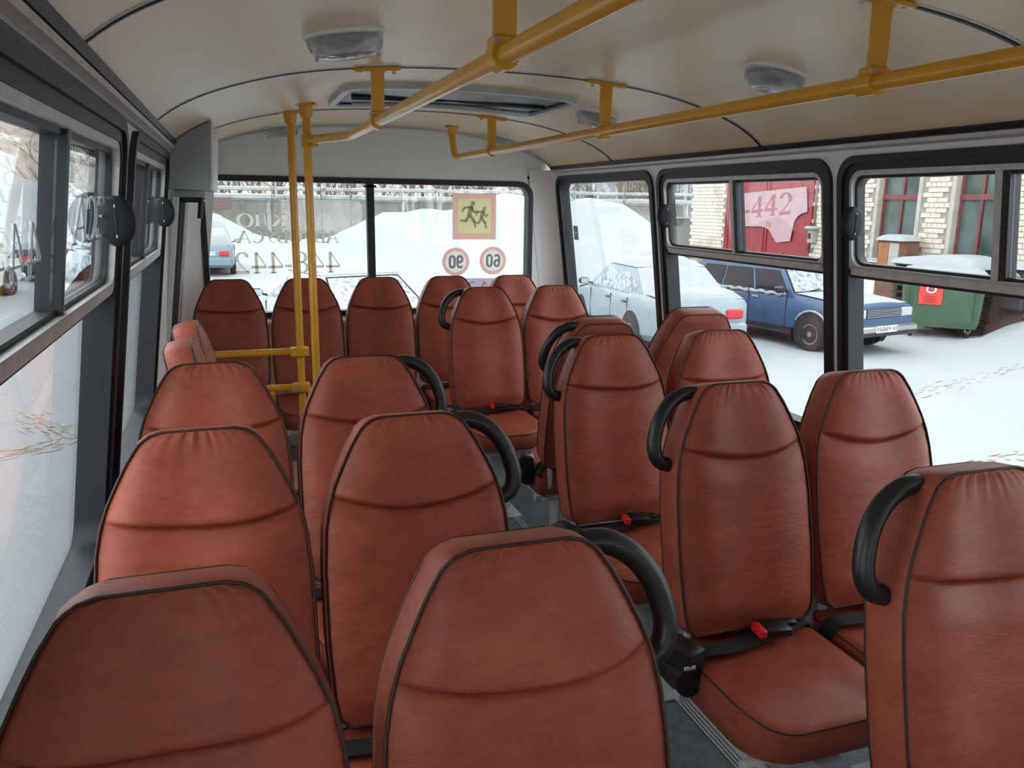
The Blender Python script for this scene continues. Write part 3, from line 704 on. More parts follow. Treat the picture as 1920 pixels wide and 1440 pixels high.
# ================================================================== LETTERING AND STICKERS
def ell(cx, cy, rx, ry, a0, a1, n=14): return [(cx + rx * math.cos(R(a0 + (a1 - a0) * i / n)), cy + ry * math.sin(R(a0 + (a1 - a0) * i / n))) for i in range(n + 1)]
TK, TN = 0.15, 0.055
def glyph(c):      # strokes (points, mode): K thick, N thin, M modulated by direction; returns (strokes, advance)
    sf = lambda x, y, w=.13: ([(x - w, y), (x + w, y)], 'N')
    G_ = {
     'А': ([([(.06, 0), (.36, 1)], 'N'), ([(.36, 1), (.70, 0)], 'K'), ([(.16, .33), (.56, .33)], 'N'), sf(.07, .02, .1), sf(.70, .02)], .80),
     'В': ([([(.14, 0), (.14, 1)], 'K'), ([(.02, .97), (.32, .97)], 'N'), ([(.02, .03), (.34, .03)], 'N'), ([(.14, .52), (.34, .52)], 'N'), (ell(.32, .75, .22, .22, 90, -90), 'M'), (ell(.34, .275, .27, .245, 90, -90), 'M')], .70),
     'Т': ([([(.35, 0), (.35, 1)], 'K'), ([(.02, .97), (.68, .97)], 'N'), ([(.04, .97), (.04, .74)], 'N'), ([(.66, .97), (.66, .74)], 'N'), sf(.35, .03)], .72),
     'О': ([(ell(.38, .5, .32, .48, 90, 450, 28), 'M')], .80),
     'Б': ([([(.14, 0), (.14, 1)], 'K'), ([(.02, .97), (.58, .97)], 'N'), ([(.57, .97), (.57, .76)], 'N'), ([(.02, .03), (.34, .03)], 'N'), ([(.14, .58), (.34, .58)], 'N'), (ell(.34, .305, .26, .275, 90, -90), 'M')], .68),
     'У': ([([(.10, 1), (.40, .36)], 'K'), ([(.68, 1), (.34, .12), (.24, .03), (.12, .06)], 'N'), sf(.10, .97), sf(.66, .97, .09)], .76),
     'С': ([(ell(.40, .5, .33, .48, 48, 312, 22), 'M'), ([(.63, .98), (.63, .72)], 'N')], .76),
     'Е': ([([(.14, 0), (.14, 1)], 'K'), ([(.02, .97), (.55, .97)], 'N'), ([(.02, .03), (.58, .03)], 'N'), ([(.14, .52), (.42, .52)], 'N'), ([(.54, .97), (.54, .78)], 'N'), ([(.57, .03), (.57, .25)], 'N')], .66),
     'К': ([([(.14, 0), (.14, 1)], 'K'), ([(.16, .48), (.60, .98)], 'N'), ([(.28, .6), (.66, 0)], 'K'), sf(.14, .97), sf(.14, .03), sf(.68, .03, .1)], .76),
     'Л': ([([(.58, 0), (.58, 1)], 'K'), ([(.22, .97), (.70, .97)], 'N'), ([(.26, .97), (.20, .2), (.08, .03)], 'N'), sf(.58, .03)], .76),
     'Н': ([([(.14, 0), (.14, 1)], 'K'), ([(.62, 0), (.62, 1)], 'K'), ([(.14, .5), (.62, .5)], 'N'), sf(.14, .97), sf(.14, .03), sf(.62, .97), sf(.62, .03)], .80),
     'З': ([(ell(.30, .75, .22, .23, 130, -90), 'M'), (ell(.30, .27, .26, .26, 90, -130), 'M')], .64),
     '4': ([([(.48, 0), (.48, 1)], 'K'), ([(.46, .98), (.03, .33)], 'N'), ([(.02, .30), (.72, .30)], 'T'), sf(.48, .03, .16)], .78),
     '2': ([(ell(.34, .70, .25, .28, 165, -25), 'M'), ([(.57, .60), (.40, .34), (.08, .06)], 'N'), ([(.06, .06), (.64, .06)], 'K'), ([(.63, .06), (.66, .22)], 'N')], .74),
     '8': ([(ell(.34, .75, .23, .23, 90, 450, 22), 'M'), (ell(.34, .26, .29, .25, 90, 450, 22), 'M')], .74),
     '-': ([([(.06, .34), (.38, .34)], 'T')], .46),
     '9': ([(ell(.26, .70, .17, .24, 90, 450, 22), 'T'), ([(.43, .70), (.43, .30)], 'T'), (ell(.26, .30, .17, .24, 0, -150), 'T')], .56),
     '6': ([(ell(.26, .30, .17, .24, 90, 450, 22), 'T'), ([(.09, .30), (.09, .70)], 'T'), (ell(.26, .70, .17, .24, 180, 30), 'T')], .56),
     '0': ([(ell(.26, .70, .17, .24, 0, 180), 'T'), (ell(.26, .30, .17, .24, 180, 360), 'T'), ([(.09, .30), (.09, .70)], 'T'), ([(.43, .30), (.43, .70)], 'T')], .56),
     '.': ([([(.05, .05), (.17, .05)], 'T')], .26),
     'r': ([([(.12, 0), (.12, .62)], 'T'), (ell(.30, .42, .17, .18, 160, 50, 8), 'T')], .44),
     'u': ([([(.10, .62), (.10, .22)], 'T'), (ell(.26, .22, .16, .19, 180, 360, 10), 'T'), ([(.42, .62), (.42, .0)], 'T')], .56),
     ' ': ([], .4)}
    return G_[c]
def letters(text, fn, h, x0=0.0, width=None, thick=0.002, mid=TK, off0=0.0):
    """serif strokes laid out along u; fn(u, v, d) places them; stretched to width when given. one mesh per character"""
    adv = sum(glyph(c)[1] for c in text)
    k = (width / (adv * h)) if width else 1.0
    out = []; u = x0; lay = 0
    for c in text:
        st, a = glyph(c); m = MB()
        for pts, mode in st:
            n = len(pts); L_, Rr = [], []
            for i, p in enumerate(pts):
                q0 = pts[max(i - 1, 0)]; q1 = pts[min(i + 1, n - 1)]
                if mode in 'M' and abs(pts[0][0] - pts[-1][0]) < 1e-6 and abs(pts[0][1] - pts[-1][1]) < 1e-6 and i in (0, n - 1): q0, q1 = pts[-2], pts[1]
                dx, dy = q1[0] - q0[0], q1[1] - q0[1]; l_ = math.hypot(dx, dy) or 1; dx /= l_; dy /= l_
                w = {'K': mid, 'N': TN, 'T': mid * .8}.get(mode) or (TN + (mid - TN) * abs(dy) ** 1.3)
                L_.append((p[0] - dy * w / 2, p[1] + dx * w / 2)); Rr.append((p[0] + dy * w / 2, p[1] - dx * w / 2))
            lay = (lay + 1) % 5; o = thick + lay * 0.00012 + off0
            rg = [[fn(u + a_[0] * h * k, a_[1] * h, off0), fn(u + b_[0] * h * k, b_[1] * h, off0), fn(u + b_[0] * h * k, b_[1] * h, o), fn(u + a_[0] * h * k, a_[1] * h, o)] for a_, b_ in zip(L_, Rr)]
            m.loft(rg, True, True)
        if st: out.append((c, m))
        u += a * h * k
    return out
ink = filmmat('grey_sticker_back', (0.82, 0.82, 0.77), 0.5)
YG = YR + 0.0445     # inner face of the rear glass
def mirror_text(name, label, text, xr, z, h, width, mat=ink):
    T = thing(name, label, 'lettering', (xr, YG, z))
    for c, m in letters(text, lambda u, v, d: (-u, -0.0005 - d, v), h, 0, width, 0.0004): m.build('letter', mat, T)
mirror_text('window_lettering', 'faint upper line of mirrored lettering on rear window glass', 'СТЕКЛО', -0.31, 1.425, 0.080, 0.56, filmmat('pale_sticker_back', (0.88, 0.88, 0.83), 0.6))
mirror_text('window_lettering', 'mirrored middle line АВТОБУСА on the rear window glass', 'АВТОБУСА', -0.27, 1.332, 0.072, 0.60)
mirror_text('window_lettering', 'large mirrored phone number line on the rear window glass', '448-442', -0.265, 1.148, 0.128, 0.63)

def disc(r, n=40): return [(r * math.cos(2 * math.pi * i / n), r * math.sin(2 * math.pi * i / n)) for i in range(n)]
fred, fyel, fwhite, fdark, fpur = (filmmat('film_red', (0.90, 0.68, 0.65), .5), filmmat('film_yellow', (0.86, 0.82, 0.62), .5), filmmat('film_white', (0.90, 0.91, 0.88), .5),
                             filmmat('film_dark', (0.72, 0.74, 0.58), .5), filmmat('film_purple', (0.74, 0.67, 0.78), .5))
fdig = filmmat('film_grey', (0.70, 0.73, 0.72), .5)
S = thing('children_warning_sticker', 'square children crossing sticker, pale red border on rear window', 'sticker', (0.610, YG, 1.497))
fs = lambda u, v, d: (u, -d, v)
m = MB(); m.plate([(-.148, -.146), (.148, -.146), (.148, .148), (-.148, .148)], [[(-.115, -.110), (-.115, .118), (.115, .118), (.115, -.110)]], fs, 0.0004, 0.0012); m.build('border', fred, S)
m = MB(); m.plate([(-.116, -.111), (.116, -.111), (.116, .119), (-.116, .119)], [], fs, 0.0003, 0.0010); m.build('field', fyel, S)
def stroke2(m, pts, w, d):
    for (a, b), (wa, wb) in zip(zip(pts, pts[1:]), zip(w, w[1:])):
        dx, dy = b[0] - a[0], b[1] - a[1]; l_ = math.hypot(dx, dy); nx, ny = -dy / l_, dx / l_
        m.plate([(a[0] - nx * wa, a[1] - ny * wa), (b[0] - nx * wb, b[1] - ny * wb), (b[0] + nx * wb, b[1] + ny * wb), (a[0] + nx * wa, a[1] + ny * wa)], [], fs, 0.0009, 0.0015 + d)
        m.plate([(a[0] + wa * p[0], a[1] + wa * p[1]) for p in disc(1, 10)], [], fs, 0.0009, 0.00155 + d)
def figure(px, py, k, back):
    m = MB(); q = lambda *a: [(px + k * x, py + k * y) for x, y in a]
    m.plate([(px + k * (.012 + .0155 * a), py + k * (.074 + .0155 * b)) for a, b in disc(1, 18)], [], fs, 0.0009, 0.0016)
    stroke2(m, q((.000, .046), (-.012, .000)), (.018 * k, .014 * k), 0)
    stroke2(m, q((-.004, .050), (-.045, .046), (-.060, .020)), (.008 * k, .007 * k, .005 * k), .0001)
    stroke2(m, q((.004, .046), (.024, .014), (.044, .030)), (.008 * k, .006 * k, .005 * k), .0001)
    stroke2(m, q((-.012, .000), (.018, -.036), (.030, -.082)), (.012 * k, .010 * k, .006 * k), .0002)
    stroke2(m, q((-.016, -.002), (-.034, -.038), (-.075, -.036)), (.011 * k, .009 * k, .006 * k), .0003)
    return m
figure(-0.022, 0.012, 1.0, 0).build('running_figure', fdark, S)
figure(0.058, -0.008, 0.82, 1).build('running_figure', fdark, S)
for x, z, t, lb in ((0.484, 1.207, '90', 'round 90 speed limit sticker left of the 60 sticker'), (0.739, 1.212, '60', 'round 60 speed limit sticker under right half of children sign')):
    S = thing('speed_limit_sticker', lb, 'sticker', (x, YG, z))
    m = MB(); m.ring(disc(.092), disc(.070), fs, 0.0004, 0.0012); m.build('border', fred, S)
    m = MB(); m.plate(disc(.0705), [], fs, 0.0003, 0.0010); m.build('field', fwhite, S)
    for c, mm in letters(t, lambda u, v, d: (-u, -0.0010 - d, v - .042), 0.084, -0.052, 0.104, 0.0004, 0.21): mm.build('digit', fdig, S)
S = thing('purple_window_film', 'purple film strip with white letters low on rear window', 'sticker', (0.66, YG, 1.0))
m = MB(); m.plate([(-.19, -.08), (.22, -.08), (.22, .095), (-.12, .098), (-.19, .09)], [], fs, 0.0003, 0.0009); m.build('film', fpur, S)
for c, mm in letters('НАЗ', lambda u, v, d: (-u, -0.0009 - d, v), 0.075, -0.16, 0.26, 0.0004): mm.build('letter', fwhite, S)
# small grey tag on rearmost right window
f = wmap(1)
m = MB(); m.plate([(4.87, 1.36), (4.94, 1.36), (4.94, 1.45), (4.87, 1.45)], [], f, 0.046, 0.049); o = m.build('glass_tag', greyd); tag(o, 'small grey tag in the rearmost right side window', 'sticker')
m = MB(); m.plate([(4.885, 1.40), (4.925, 1.40), (4.925, 1.41), (4.885, 1.41)], [], f, 0.0445, 0.046); m.build('tag_print', whitep, o)
# outlined lettering on left vent glass (seen from inside)
T = thing('window_lettering', 'big outlined dark letters on the left vent window glass', 'lettering', (-1.2, 1.9, 1.45))
fl_ = wmap(-1)
inkd = filmmat('dark_outline_film', (0.50, 0.54, 0.56), .4)
for c, m in letters('ЕСА', lambda u, v, d: tuple(Vector(fl_(2.12 - u, 1.50 + v, 0.0165 - d)) - Vector((-1.2, 1.9, 1.45))), 0.09, 0.0, 0.42, 0.0008, 0.06): m.build('letter', inkd, T)
for c, m in letters('44-2', lambda u, v, d: tuple(Vector(fl_(1.54 - u, 1.46 + v, 0.0335 - d)) - Vector((-1.2, 1.9, 1.45))), 0.09, 0.02, 0.40, 0.0008, 0.06): m.build('digit', inkd, T)

# ================================================================== OUTSIDE
RIDGE = [(-30, 1.6), (-10, 2.0), (-4.0, 2.35), (-2.4, 2.15), (-1.0, 1.5), (0.2, .80), (1.5, .55), (3, .62), (4.4, 1.1), (5.5, 1.75), (7, 2.0), (9, 1.95), (11, 2.05), (13, 1.95), (14.6, 2.3), (16.0, 2.75), (17.6, 2.4), (18.8, 1.7), (20, .9), (22, .5), (30, .4), (60, .8)]
def hgt(x, y):
    n1 = noise.noise(Vector((x * .35, y * .35, 0))); n2 = noise.noise(Vector((x * 1.1, y * 1.1, 3)))
    near = smooth((math.hypot(max(abs(x) - 1.5, 0), 0 if -3 < y < 6 else min(abs(y + 3), abs(y - 6)))) / 5)
    h = GR + 0.03 * n2 * near
    k = math.exp(-((y - 38) / 4.2) ** 2) if y < 38 else 1.0 - .5 * smooth((y - 38) / 6)
    h += lerp(RIDGE, x) * k * (1 + .10 * n1) + k * .10 * n2
    # bank beside the bus on the left
    kl = math.exp(-((x + 10.0) / 2.2) ** 2) * smooth((y - 2) / 6)
    h += kl * (1.5 + .5 * n1)
    # drift at the foot of the brick building
    kb = math.exp(-((x - 12.9) / 0.9) ** 2) * smooth((11.6 - y) / 1.0) * smooth((y - 2) / 3)
    h += kb * (.62 + .15 * n2)
    kb2 = math.exp(-((x - 12.8) / .7) ** 2) * math.exp(-((y - 13.4) / .8) ** 2)
    h += kb2 * .38
    kg = math.exp(-((x - 12.2) / 2.2) ** 2) * smooth((y - 21.5) / 2.0) * (1 if y < 38 else .3)
    h += kg * .9
    return h
m = MB()
NX, NY = 150, 140
m.grid(lambda a, b: (lambda x, y: (x, y, hgt(x, y)))(-34 + 84 * a, -14 + 76 * b), NX, NY)
snowg = pm('ground_snow', (0.335, 0.36, 0.372), 0.8, dark=(0.31, 0.335, 0.348), scale=0.6, bump=0.5, bscale=3.0, spec=0.12)
GS = m.build('snow_ground', snowg, None, True); GS['kind'] = 'structure'; GS['label'] = 'snow covered yard with banks around the bus'
# dirty wheel tracks
def track(pts, w, name, label):
    m = MB(); rr = random.Random(len(label))
    P_ = curve([(x, y, 0) for x, y in pts], 10)
    for i in range(len(P_) - 1):
        a, b = P_[i], P_[i + 1]
        for k in range(5):
            c = a.lerp(b, rr.random()) + Vector((rr.uniform(-w, w), rr.uniform(-w, w), 0)); l_ = rr.uniform(.03, .16); wd = rr.uniform(.006, .018)
            d = (b - a).normalized(); n_ = Vector((-d.y, d.x, 0))
            q = [c - d * l_, c + n_ * wd, c + d * l_, c - n_ * wd]
            m.add([(p.x, p.y, hgt(p.x, p.y) + .004 + hq) for hq in (0, .004) for p in q], [(4, 5, 6, 7), (0, 1, 5, 4), (1, 2, 6, 5), (2, 3, 7, 6), (3, 0, 4, 7)])
    o = m.build(name, pm('track_dirt', (0.42, 0.36, 0.29), .9, var=.2, scale=20)); o['kind'] = 'stuff'; tag(o, label, 'dirt')
track([(4.2, 7.0), (6.5, 7.6), (9.0, 8.6), (13, 10.0)], .16, 'track_dirt', 'brown dirt crumbs in a wheel track on the yard snow')
track([(4.4, 5.2), (6.2, 5.6), (8.5, 6.2), (12, 7.4)], .14, 'track_dirt', 'lower line of brown dirt crumbs on snow, right side')
track([(-3.4, 8.2), (-2.6, 8.8), (-3.0, 9.6), (-3.8, 11)], .2, 'track_dirt', 'sparse brown crumbs on the snow outside left window')

# ---- concrete boundary wall of panels with two snowy pipes
conc = pm('concrete', (0.30, 0.295, 0.27), .85, dark=(0.20, 0.185, 0.16), scale=1.3, detail=8, bump=.3, bscale=12)
def fence(name, label, P0, P1, ztop, pl, dz=0):
    P0 = Vector((*P0, 0)); P1 = Vector((*P1, 0)); d = (P1 - P0); Ln = d.length; d.normalize(); nn = Vector((-d.y, d.x, 0))
    ang = math.atan2(d.y, d.x); n = int(Ln / pl)
    T = thing(name, label, 'wall', (P0.x, P0.y, GR), ang)
    pmz = None
    for i in range(n):
        if pmz is None:
            m = MB(); H_ = ztop - GR
            m.bbox((pl / 2, 0, H_ / 2), (pl - .05, .16, H_), .02); m.bbox((pl / 2, 0, H_ - .06), (pl - .03, .22, .12), .02); pmz = m.mesh('concrete_panel', conc)
        o = link('concrete_panel', pmz, T); o.location = (i * pl, 0, 0)
    for i in range(0, n + 1):
        m = MB(); m.bbox((i * pl, 0, (ztop - GR) / 2 + .05), (.22, .26, ztop - GR + .1), .02); m.build('post', conc, T)
    return T
fence('concrete_wall', 'long concrete panel wall behind the yard, rear window view', (-12.8, 45), (34, 45), 1.62, 3.12)
fence('concrete_wall', 'concrete panel wall beyond the left side windows', (-13.5, 43), (-13.5, 4), 2.7, 3.3)
pipem = pm('pipe_wrap', (0.40, 0.40, 0.38), .7, var=.2, scale=3)
def pipe(label, P0, P1, z0, z1, r, n=8):
    P0 = Vector((*P0, z0)); P1 = Vector((*P1, z1))
    T = thing('heating_pipe', label, 'pipe', (P0.x, P0.y, P0.z))
    d = P1 - P0
    m = MB(); m.tube([(0, 0, 0), d * .5, d], r, 10); m.build('tube', pipem, T, True, 50)
    rg = []; N_ = 120
    side = Vector((-d.y, d.x, 0)).normalized()
    for i in range(N_ + 1):
        p = d * (i / N_); k = .8 + .45 * noise.noise(Vector((i * .37, z0 * 7, P0.x)))
        rg.append([p + side * (r * 1.05 * math.cos(t)) + Vector((0, 0, r * .35 + r * 1.15 * k * max(math.sin(t), -.2))) for t in [2 * math.pi * j / 8 for j in range(8)]])
    m = MB(); m.loft(rg, True, True); m.build('snow_cover', snow, T, True)
    for i in range(n):
        p = d * ((i + .5) / n); m = MB(); m.bbox((p.x, p.y, p.z + (GR - P0.z - p.z) / 2), (.10, .10, P0.z + p.z - GR), .01); m.build('support', pipem, T)
pipe('upper snowy pipe along the rear concrete wall', (-12.4, 44.3), (34, 44.3), 2.08, 2.22, .09)
pipe('lower snowy pipe along the rear concrete wall', (-12.4, 44.0), (34, 44.0), 1.70, 1.76, .12)
pipe('upper snowy pipe beyond the left side windows', (-13.0, 43), (-13.0, 4), 4.7, 4.3, .14)
pipe('lower snowy pipe beyond the left side windows', (-12.7, 43), (-12.7, 4), 4.05, 3.7, .18)
S = thing('wall_sign', 'small brown sign board on the rear concrete wall', 'sign', (-1.35, 43.7, 1.25))
m = MB(); m.bbox((0, 0, .1), (1.0, .04, .62), .01); m.build('board', pm('brown_sign', (.12, .09, .08), .6), S)
for k in range(3):
    m = MB(); m.box((0, -.024, .26 - .16 * k), (.62 - .1 * k, .006, .06)); m.build('print_line', pm('sign_print', (.21, .09, .08), .6), S)
# ---- hillside thicket and bare trees
hill = pm('thicket_hill', (0.46, 0.40, 0.35), .9, dark=(0.24, 0.19, 0.16), scale=.5, detail=12, bump=.5, bscale=4, stretch=(3.0, 3.0, .8))
m = MB(); m.grid(lambda a, b: (-90 + 220 * a, 66 + 24 * b + 3 * noise.noise(Vector((a * 9, 0, 0))), -1.5 + 13 * b + 1.2 * noise.noise(Vector((a * 14, b * 4, 2)))), 80, 10)
o = struct(m.build('hillside', hill, None, True)); o['label'] = 'brown wooded hillside far behind the wall'
bark = pm('bark', (0.20, 0.165, 0.14), .9, dark=(0.11, 0.09, 0.08), scale=3)
def tree_mesh(seed, h):
    rr = random.Random(seed); tm, bmh = MB(), MB()
    pts = [Vector((0, 0, 0))]
    for i in range(6): pts.append(pts[-1] + Vector((rr.uniform(-.12, .12), rr.uniform(-.12, .12), h / 6)))
    tm.tube(pts, [.13 * (1 - i / 8) for i in range(7)], 6)
    def br(p, d, l_, r, lev):
        q = [p]; 
        for i in range(3): d = (d + Vector((rr.uniform(-.3, .3), rr.uniform(-.3, .3), rr.uniform(0, .25)))).normalized(); q.append(q[-1] + d * l_ / 3)
        bmh.tube(q, [r, r * .8, r * .6, r * .3], 3, caps=False)
        if lev > 0:
            for i in range(4): br(q[rr.choice((1, 2, 3))], (d + Vector((rr.uniform(-.8, .8), rr.uniform(-.8, .8), rr.uniform(-.1, .6)))).normalized(), l_ * .6, r * .5, lev - 1)
    for i in range(13):
        t = rr.uniform(.22, 1); p = pts[0].lerp(pts[-1], t); a = rr.uniform(0, 6.28)
        br(p, Vector((math.cos(a), math.sin(a), rr.uniform(.3, 1.0))).normalized(), h * .28 * (1.2 - t), .035, 2)
    return tm.mesh('trunk', bark, True), bmh.mesh('branches', bark)
TREES = [tree_mesh(k, 6.5 + .6 * k) for k in range(5)]
rr = random.Random(3)
for i in range(84):
    x = -10 + 46 * (i + rr.uniform(-.4, .4)) / 84; y = rr.uniform(47.5, 60)
    T = thing('bare_tree', 'bare leafless tree in the thicket behind the rear wall', 'tree', (x, y, GR), rr.uniform(0, 6.28), 'bare trees behind the wall')
    t, b = TREES[i % 5]; sc = rr.uniform(.8, 1.25); T.scale = (sc, sc, sc)
    link('trunk', t, T); link('branches', b, T)
# small shrubs poking out by the wall
for i, (x, y) in enumerate(((1.0, 43.0), (2.2, 43.4), (3.4, 43.0), (5.0, 43.4), (9.5, 43.3), (13.6, 43.0), (17.5, 43.3), (20.5, 43.0))):
    T = thing('bare_shrub', 'thin bare shrub in front of the rear concrete wall', 'shrub', (x, y, GR + .2), i, 'bare shrubs at the rear wall')
    t, b = TREES[(i * 2) % 5]; T.scale = (.42, .42, .42); link('trunk', t, T); link('branches', b, T)
# ---- pale industrial building at far right back
FB = thing('far_building', 'pale grey panel building behind the wall at far right', 'building', (26.0, 63, GR))
fbm = pm('grey_far_wall', (.42, .44, .46), .8, var=.12, scale=.8); fbw = pm('far_pane', (.10, .12, .14), .2)
for i in range(4):
    m = MB(); m.bbox((i * 4.0 + 2, 2, 4), (3.94, 4, 8), .05); p = m.build('wall_panel', fbm, FB)
    for j in range(2):
        m = MB(); m.bbox((i * 4.0 + 2, -.02, 2.6 + 2.8 * j), (2.2, .12, 1.3), .02); m.build('window', fbw, p)
m = MB(); m.bbox((8, 2, 8.1), (16.4, 4.4, .3), .05); m.build('roof', conc, FB)

# ================================================================== BRICK BUILDING
BX = 13.05
brickm = pm('silicate_brick', (0.66, 0.60, 0.50), .85, dark=(0.54, 0.47, 0.38), scale=4, detail=6, bump=.3, bscale=30)
brickd = pm('dirty_brick', (0.42, 0.33, 0.25), .85, dark=(0.30, 0.22, 0.16), scale=4, detail=6, bump=.3, bscale=30)
mortar = pm('mortar', (0.30, 0.28, 0.255), .9, var=.15, scale=6)
OPEN = [(17.30, 21.15, GR, 2.9), (13.88, 15.22, 0.42, 3.6), (11.86, 13.12, 0.42, 3.6)]
BW = thing('brick_building', 'pale brick building front with red gate and red windows', 'building', (BX, 9.0, GR))
def BL(x, y, z): return (x - BX, y - 9.0, z - GR)
m = MB()
m.plate([(9.0, GR), (23.1, GR), (23.1, 4.6), (9.0, 4.6)], [[(a, max(c, GR + .02)), (b, max(c, GR + .02)), (b, d), (a, d)] for a, b, c, d in OPEN], lambda y, z, d: BL(BX + d, y, z), 0.012, 0.30)
m.build('wall_core', mortar, BW)
m = MB(); m.box(BL(BX + 3.2, 16.0, 1.9), (5.6, 14.0, 5.4)); m.build('interior_mass', pm('dark_interior', (.05, .06, .05), .9), BW)
m = MB(); m.box(BL(BX + 1, 23.09, 1.9), (2.0, .02, 5.4)); m.build('side_wall', brickd, BW)
CH, BLN = 0.105, 0.262
def bmesh_(l_, mat):
    m = MB(); m.box((0, 0, 0), (.03, l_, CH - .013)); return m.mesh('brick', mat)
BM = {(k, d): bmesh_(l_, mt) for k, l_ in (('f', BLN - .013), ('h', BLN / 2 - .013)) for d, mt in ((0, brickm), (1, brickd))}
bl = []
r0 = 0; rr = random.Random(5)
z = GR + CH / 2
while z < 3.0:
    header = (r0 % 4 == 3); step = BLN / 2 if header else BLN
    y = 9.0 + (0 if r0 % 2 else BLN / 2)
    while y < 23.05:
        hl = (step - .013) / 2
        if not any(a - hl * .6 < y < b + hl * .6 and c - .04 < z < d for a, b, c, d in OPEN):
            bl.append((y, z, 'h' if header else 'f'))
        y += step
    z += CH; r0 += 1
vis = [b for b in bl if 10.6 < b[0] < 17.3 and b[1] > -.1]
vis.sort(key=lambda b: b[0] + .6 * abs(b[1] - 1.2))
single = set(vis[:290])
far = {0: MB(), 1: MB()}
for b in bl:
    y, z, k = b; dk = 1 if z < .25 + .25 * noise.noise(Vector((y * 1.5, z * 2, 0))) else 0; px_ = rr.uniform(-.004, .004)
    if b in single:
        o = link('brick', BM[(k, dk)], BW); o.location = BL(BX + px_, y, z)
    else:
        far[dk].box(BL(BX + px_, y, z), (.03, (BLN if k == 'f' else BLN / 2) - .013, CH - .013))
for d, mt in ((0, brickm), (1, brickd)):
    o = far[d].build('brick_field', mt, BW); o['kind'] = 'stuff'
# red gate leaves
gred = pm('gate_red', (0.30, 0.030, 0.035), .5, dark=(0.22, 0.022, 0.028), scale=1.5, detail=8, bump=.1, bscale=5)
G_ = thing('garage_gate', 'dark red double metal gate in the brick building', 'gate', (BX, 19.2, GR))
def GL(x, y, z): return (x - BX, y - 19.2, z - GR)
for a, b in ((17.36, 19.21), (19.24, 21.09)):
    m = MB(); m.bbox(GL(BX + .03, (a + b) / 2, 1.05), (.06, b - a, 3.6), .01); lf = m.build('gate_leaf', gred, G_)
    for yy in (a + .05, b - .05):
        m = MB(); m.bbox(GL(BX - .01, yy, 1.05), (.05, .07, 3.6), .008); m.build('stile', gred, lf)
    for zz in (-.6, 2.75):
        m = MB(); m.bbox(GL(BX - .01, (a + b) / 2, zz), (.05, b - a - .1, .08), .008); m.build('rail', gred, lf)
m = MB(); m.ring([(17.30, GR + .02), (21.15, GR + .02), (21.15, 2.9), (17.30, 2.9)], [(17.36, GR + .05), (21.09, GR + .05), (21.09, 2.84), (17.36, 2.84)], lambda y, z, d: GL(BX + d, y, z), -.04, .08); m.build('gate_frame', gred, G_)
m = MB(); m.tube([GL(BX - .05, y, z) for y, z in ((18.25, .26), (18.22, .33), (18.30, .38), (18.42, .22), (18.42, .05))], .012, 6); m.build('cable_loop', blackp, G_, True)
PS = thing('gate_reflection', 'pale pink glass reflection with 442, painted on the red gate', 'painted reflection', (BX - .045, 19.0, 1.3))  # window-glass reflection painted as a flat coloured sheet on the gate
rfl_pink = pm('reflection_pink', (0.42, 0.265, 0.285), .6, var=.05, scale=3); rfl_print = pm('reflection_print', (0.30, 0.09, 0.11), .6)
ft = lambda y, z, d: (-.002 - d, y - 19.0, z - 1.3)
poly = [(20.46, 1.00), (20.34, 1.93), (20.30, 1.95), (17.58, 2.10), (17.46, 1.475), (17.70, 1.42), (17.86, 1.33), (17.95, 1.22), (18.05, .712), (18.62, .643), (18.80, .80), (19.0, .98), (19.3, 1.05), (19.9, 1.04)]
m = MB(); m.plate(poly, [], ft, 0, .004); m.build('sheet', rfl_pink, PS)
def fslope(u, v, d): return ft(20.22 - u + .06 * 0, 1.30 + v + .085 * u - .06, .004 + d)
for c, mm in letters('-442', fslope, 0.56, 0.0, 2.15, .003, .17): mm.build('digit', rfl_print, PS)
for c, mm in letters('.ru', lambda u, v, d: ft(19.18 - u, 1.02 + v + .1 * u, .004 + d), 0.22, 0, None, .003, .12): mm.build('letter', rfl_print, PS)
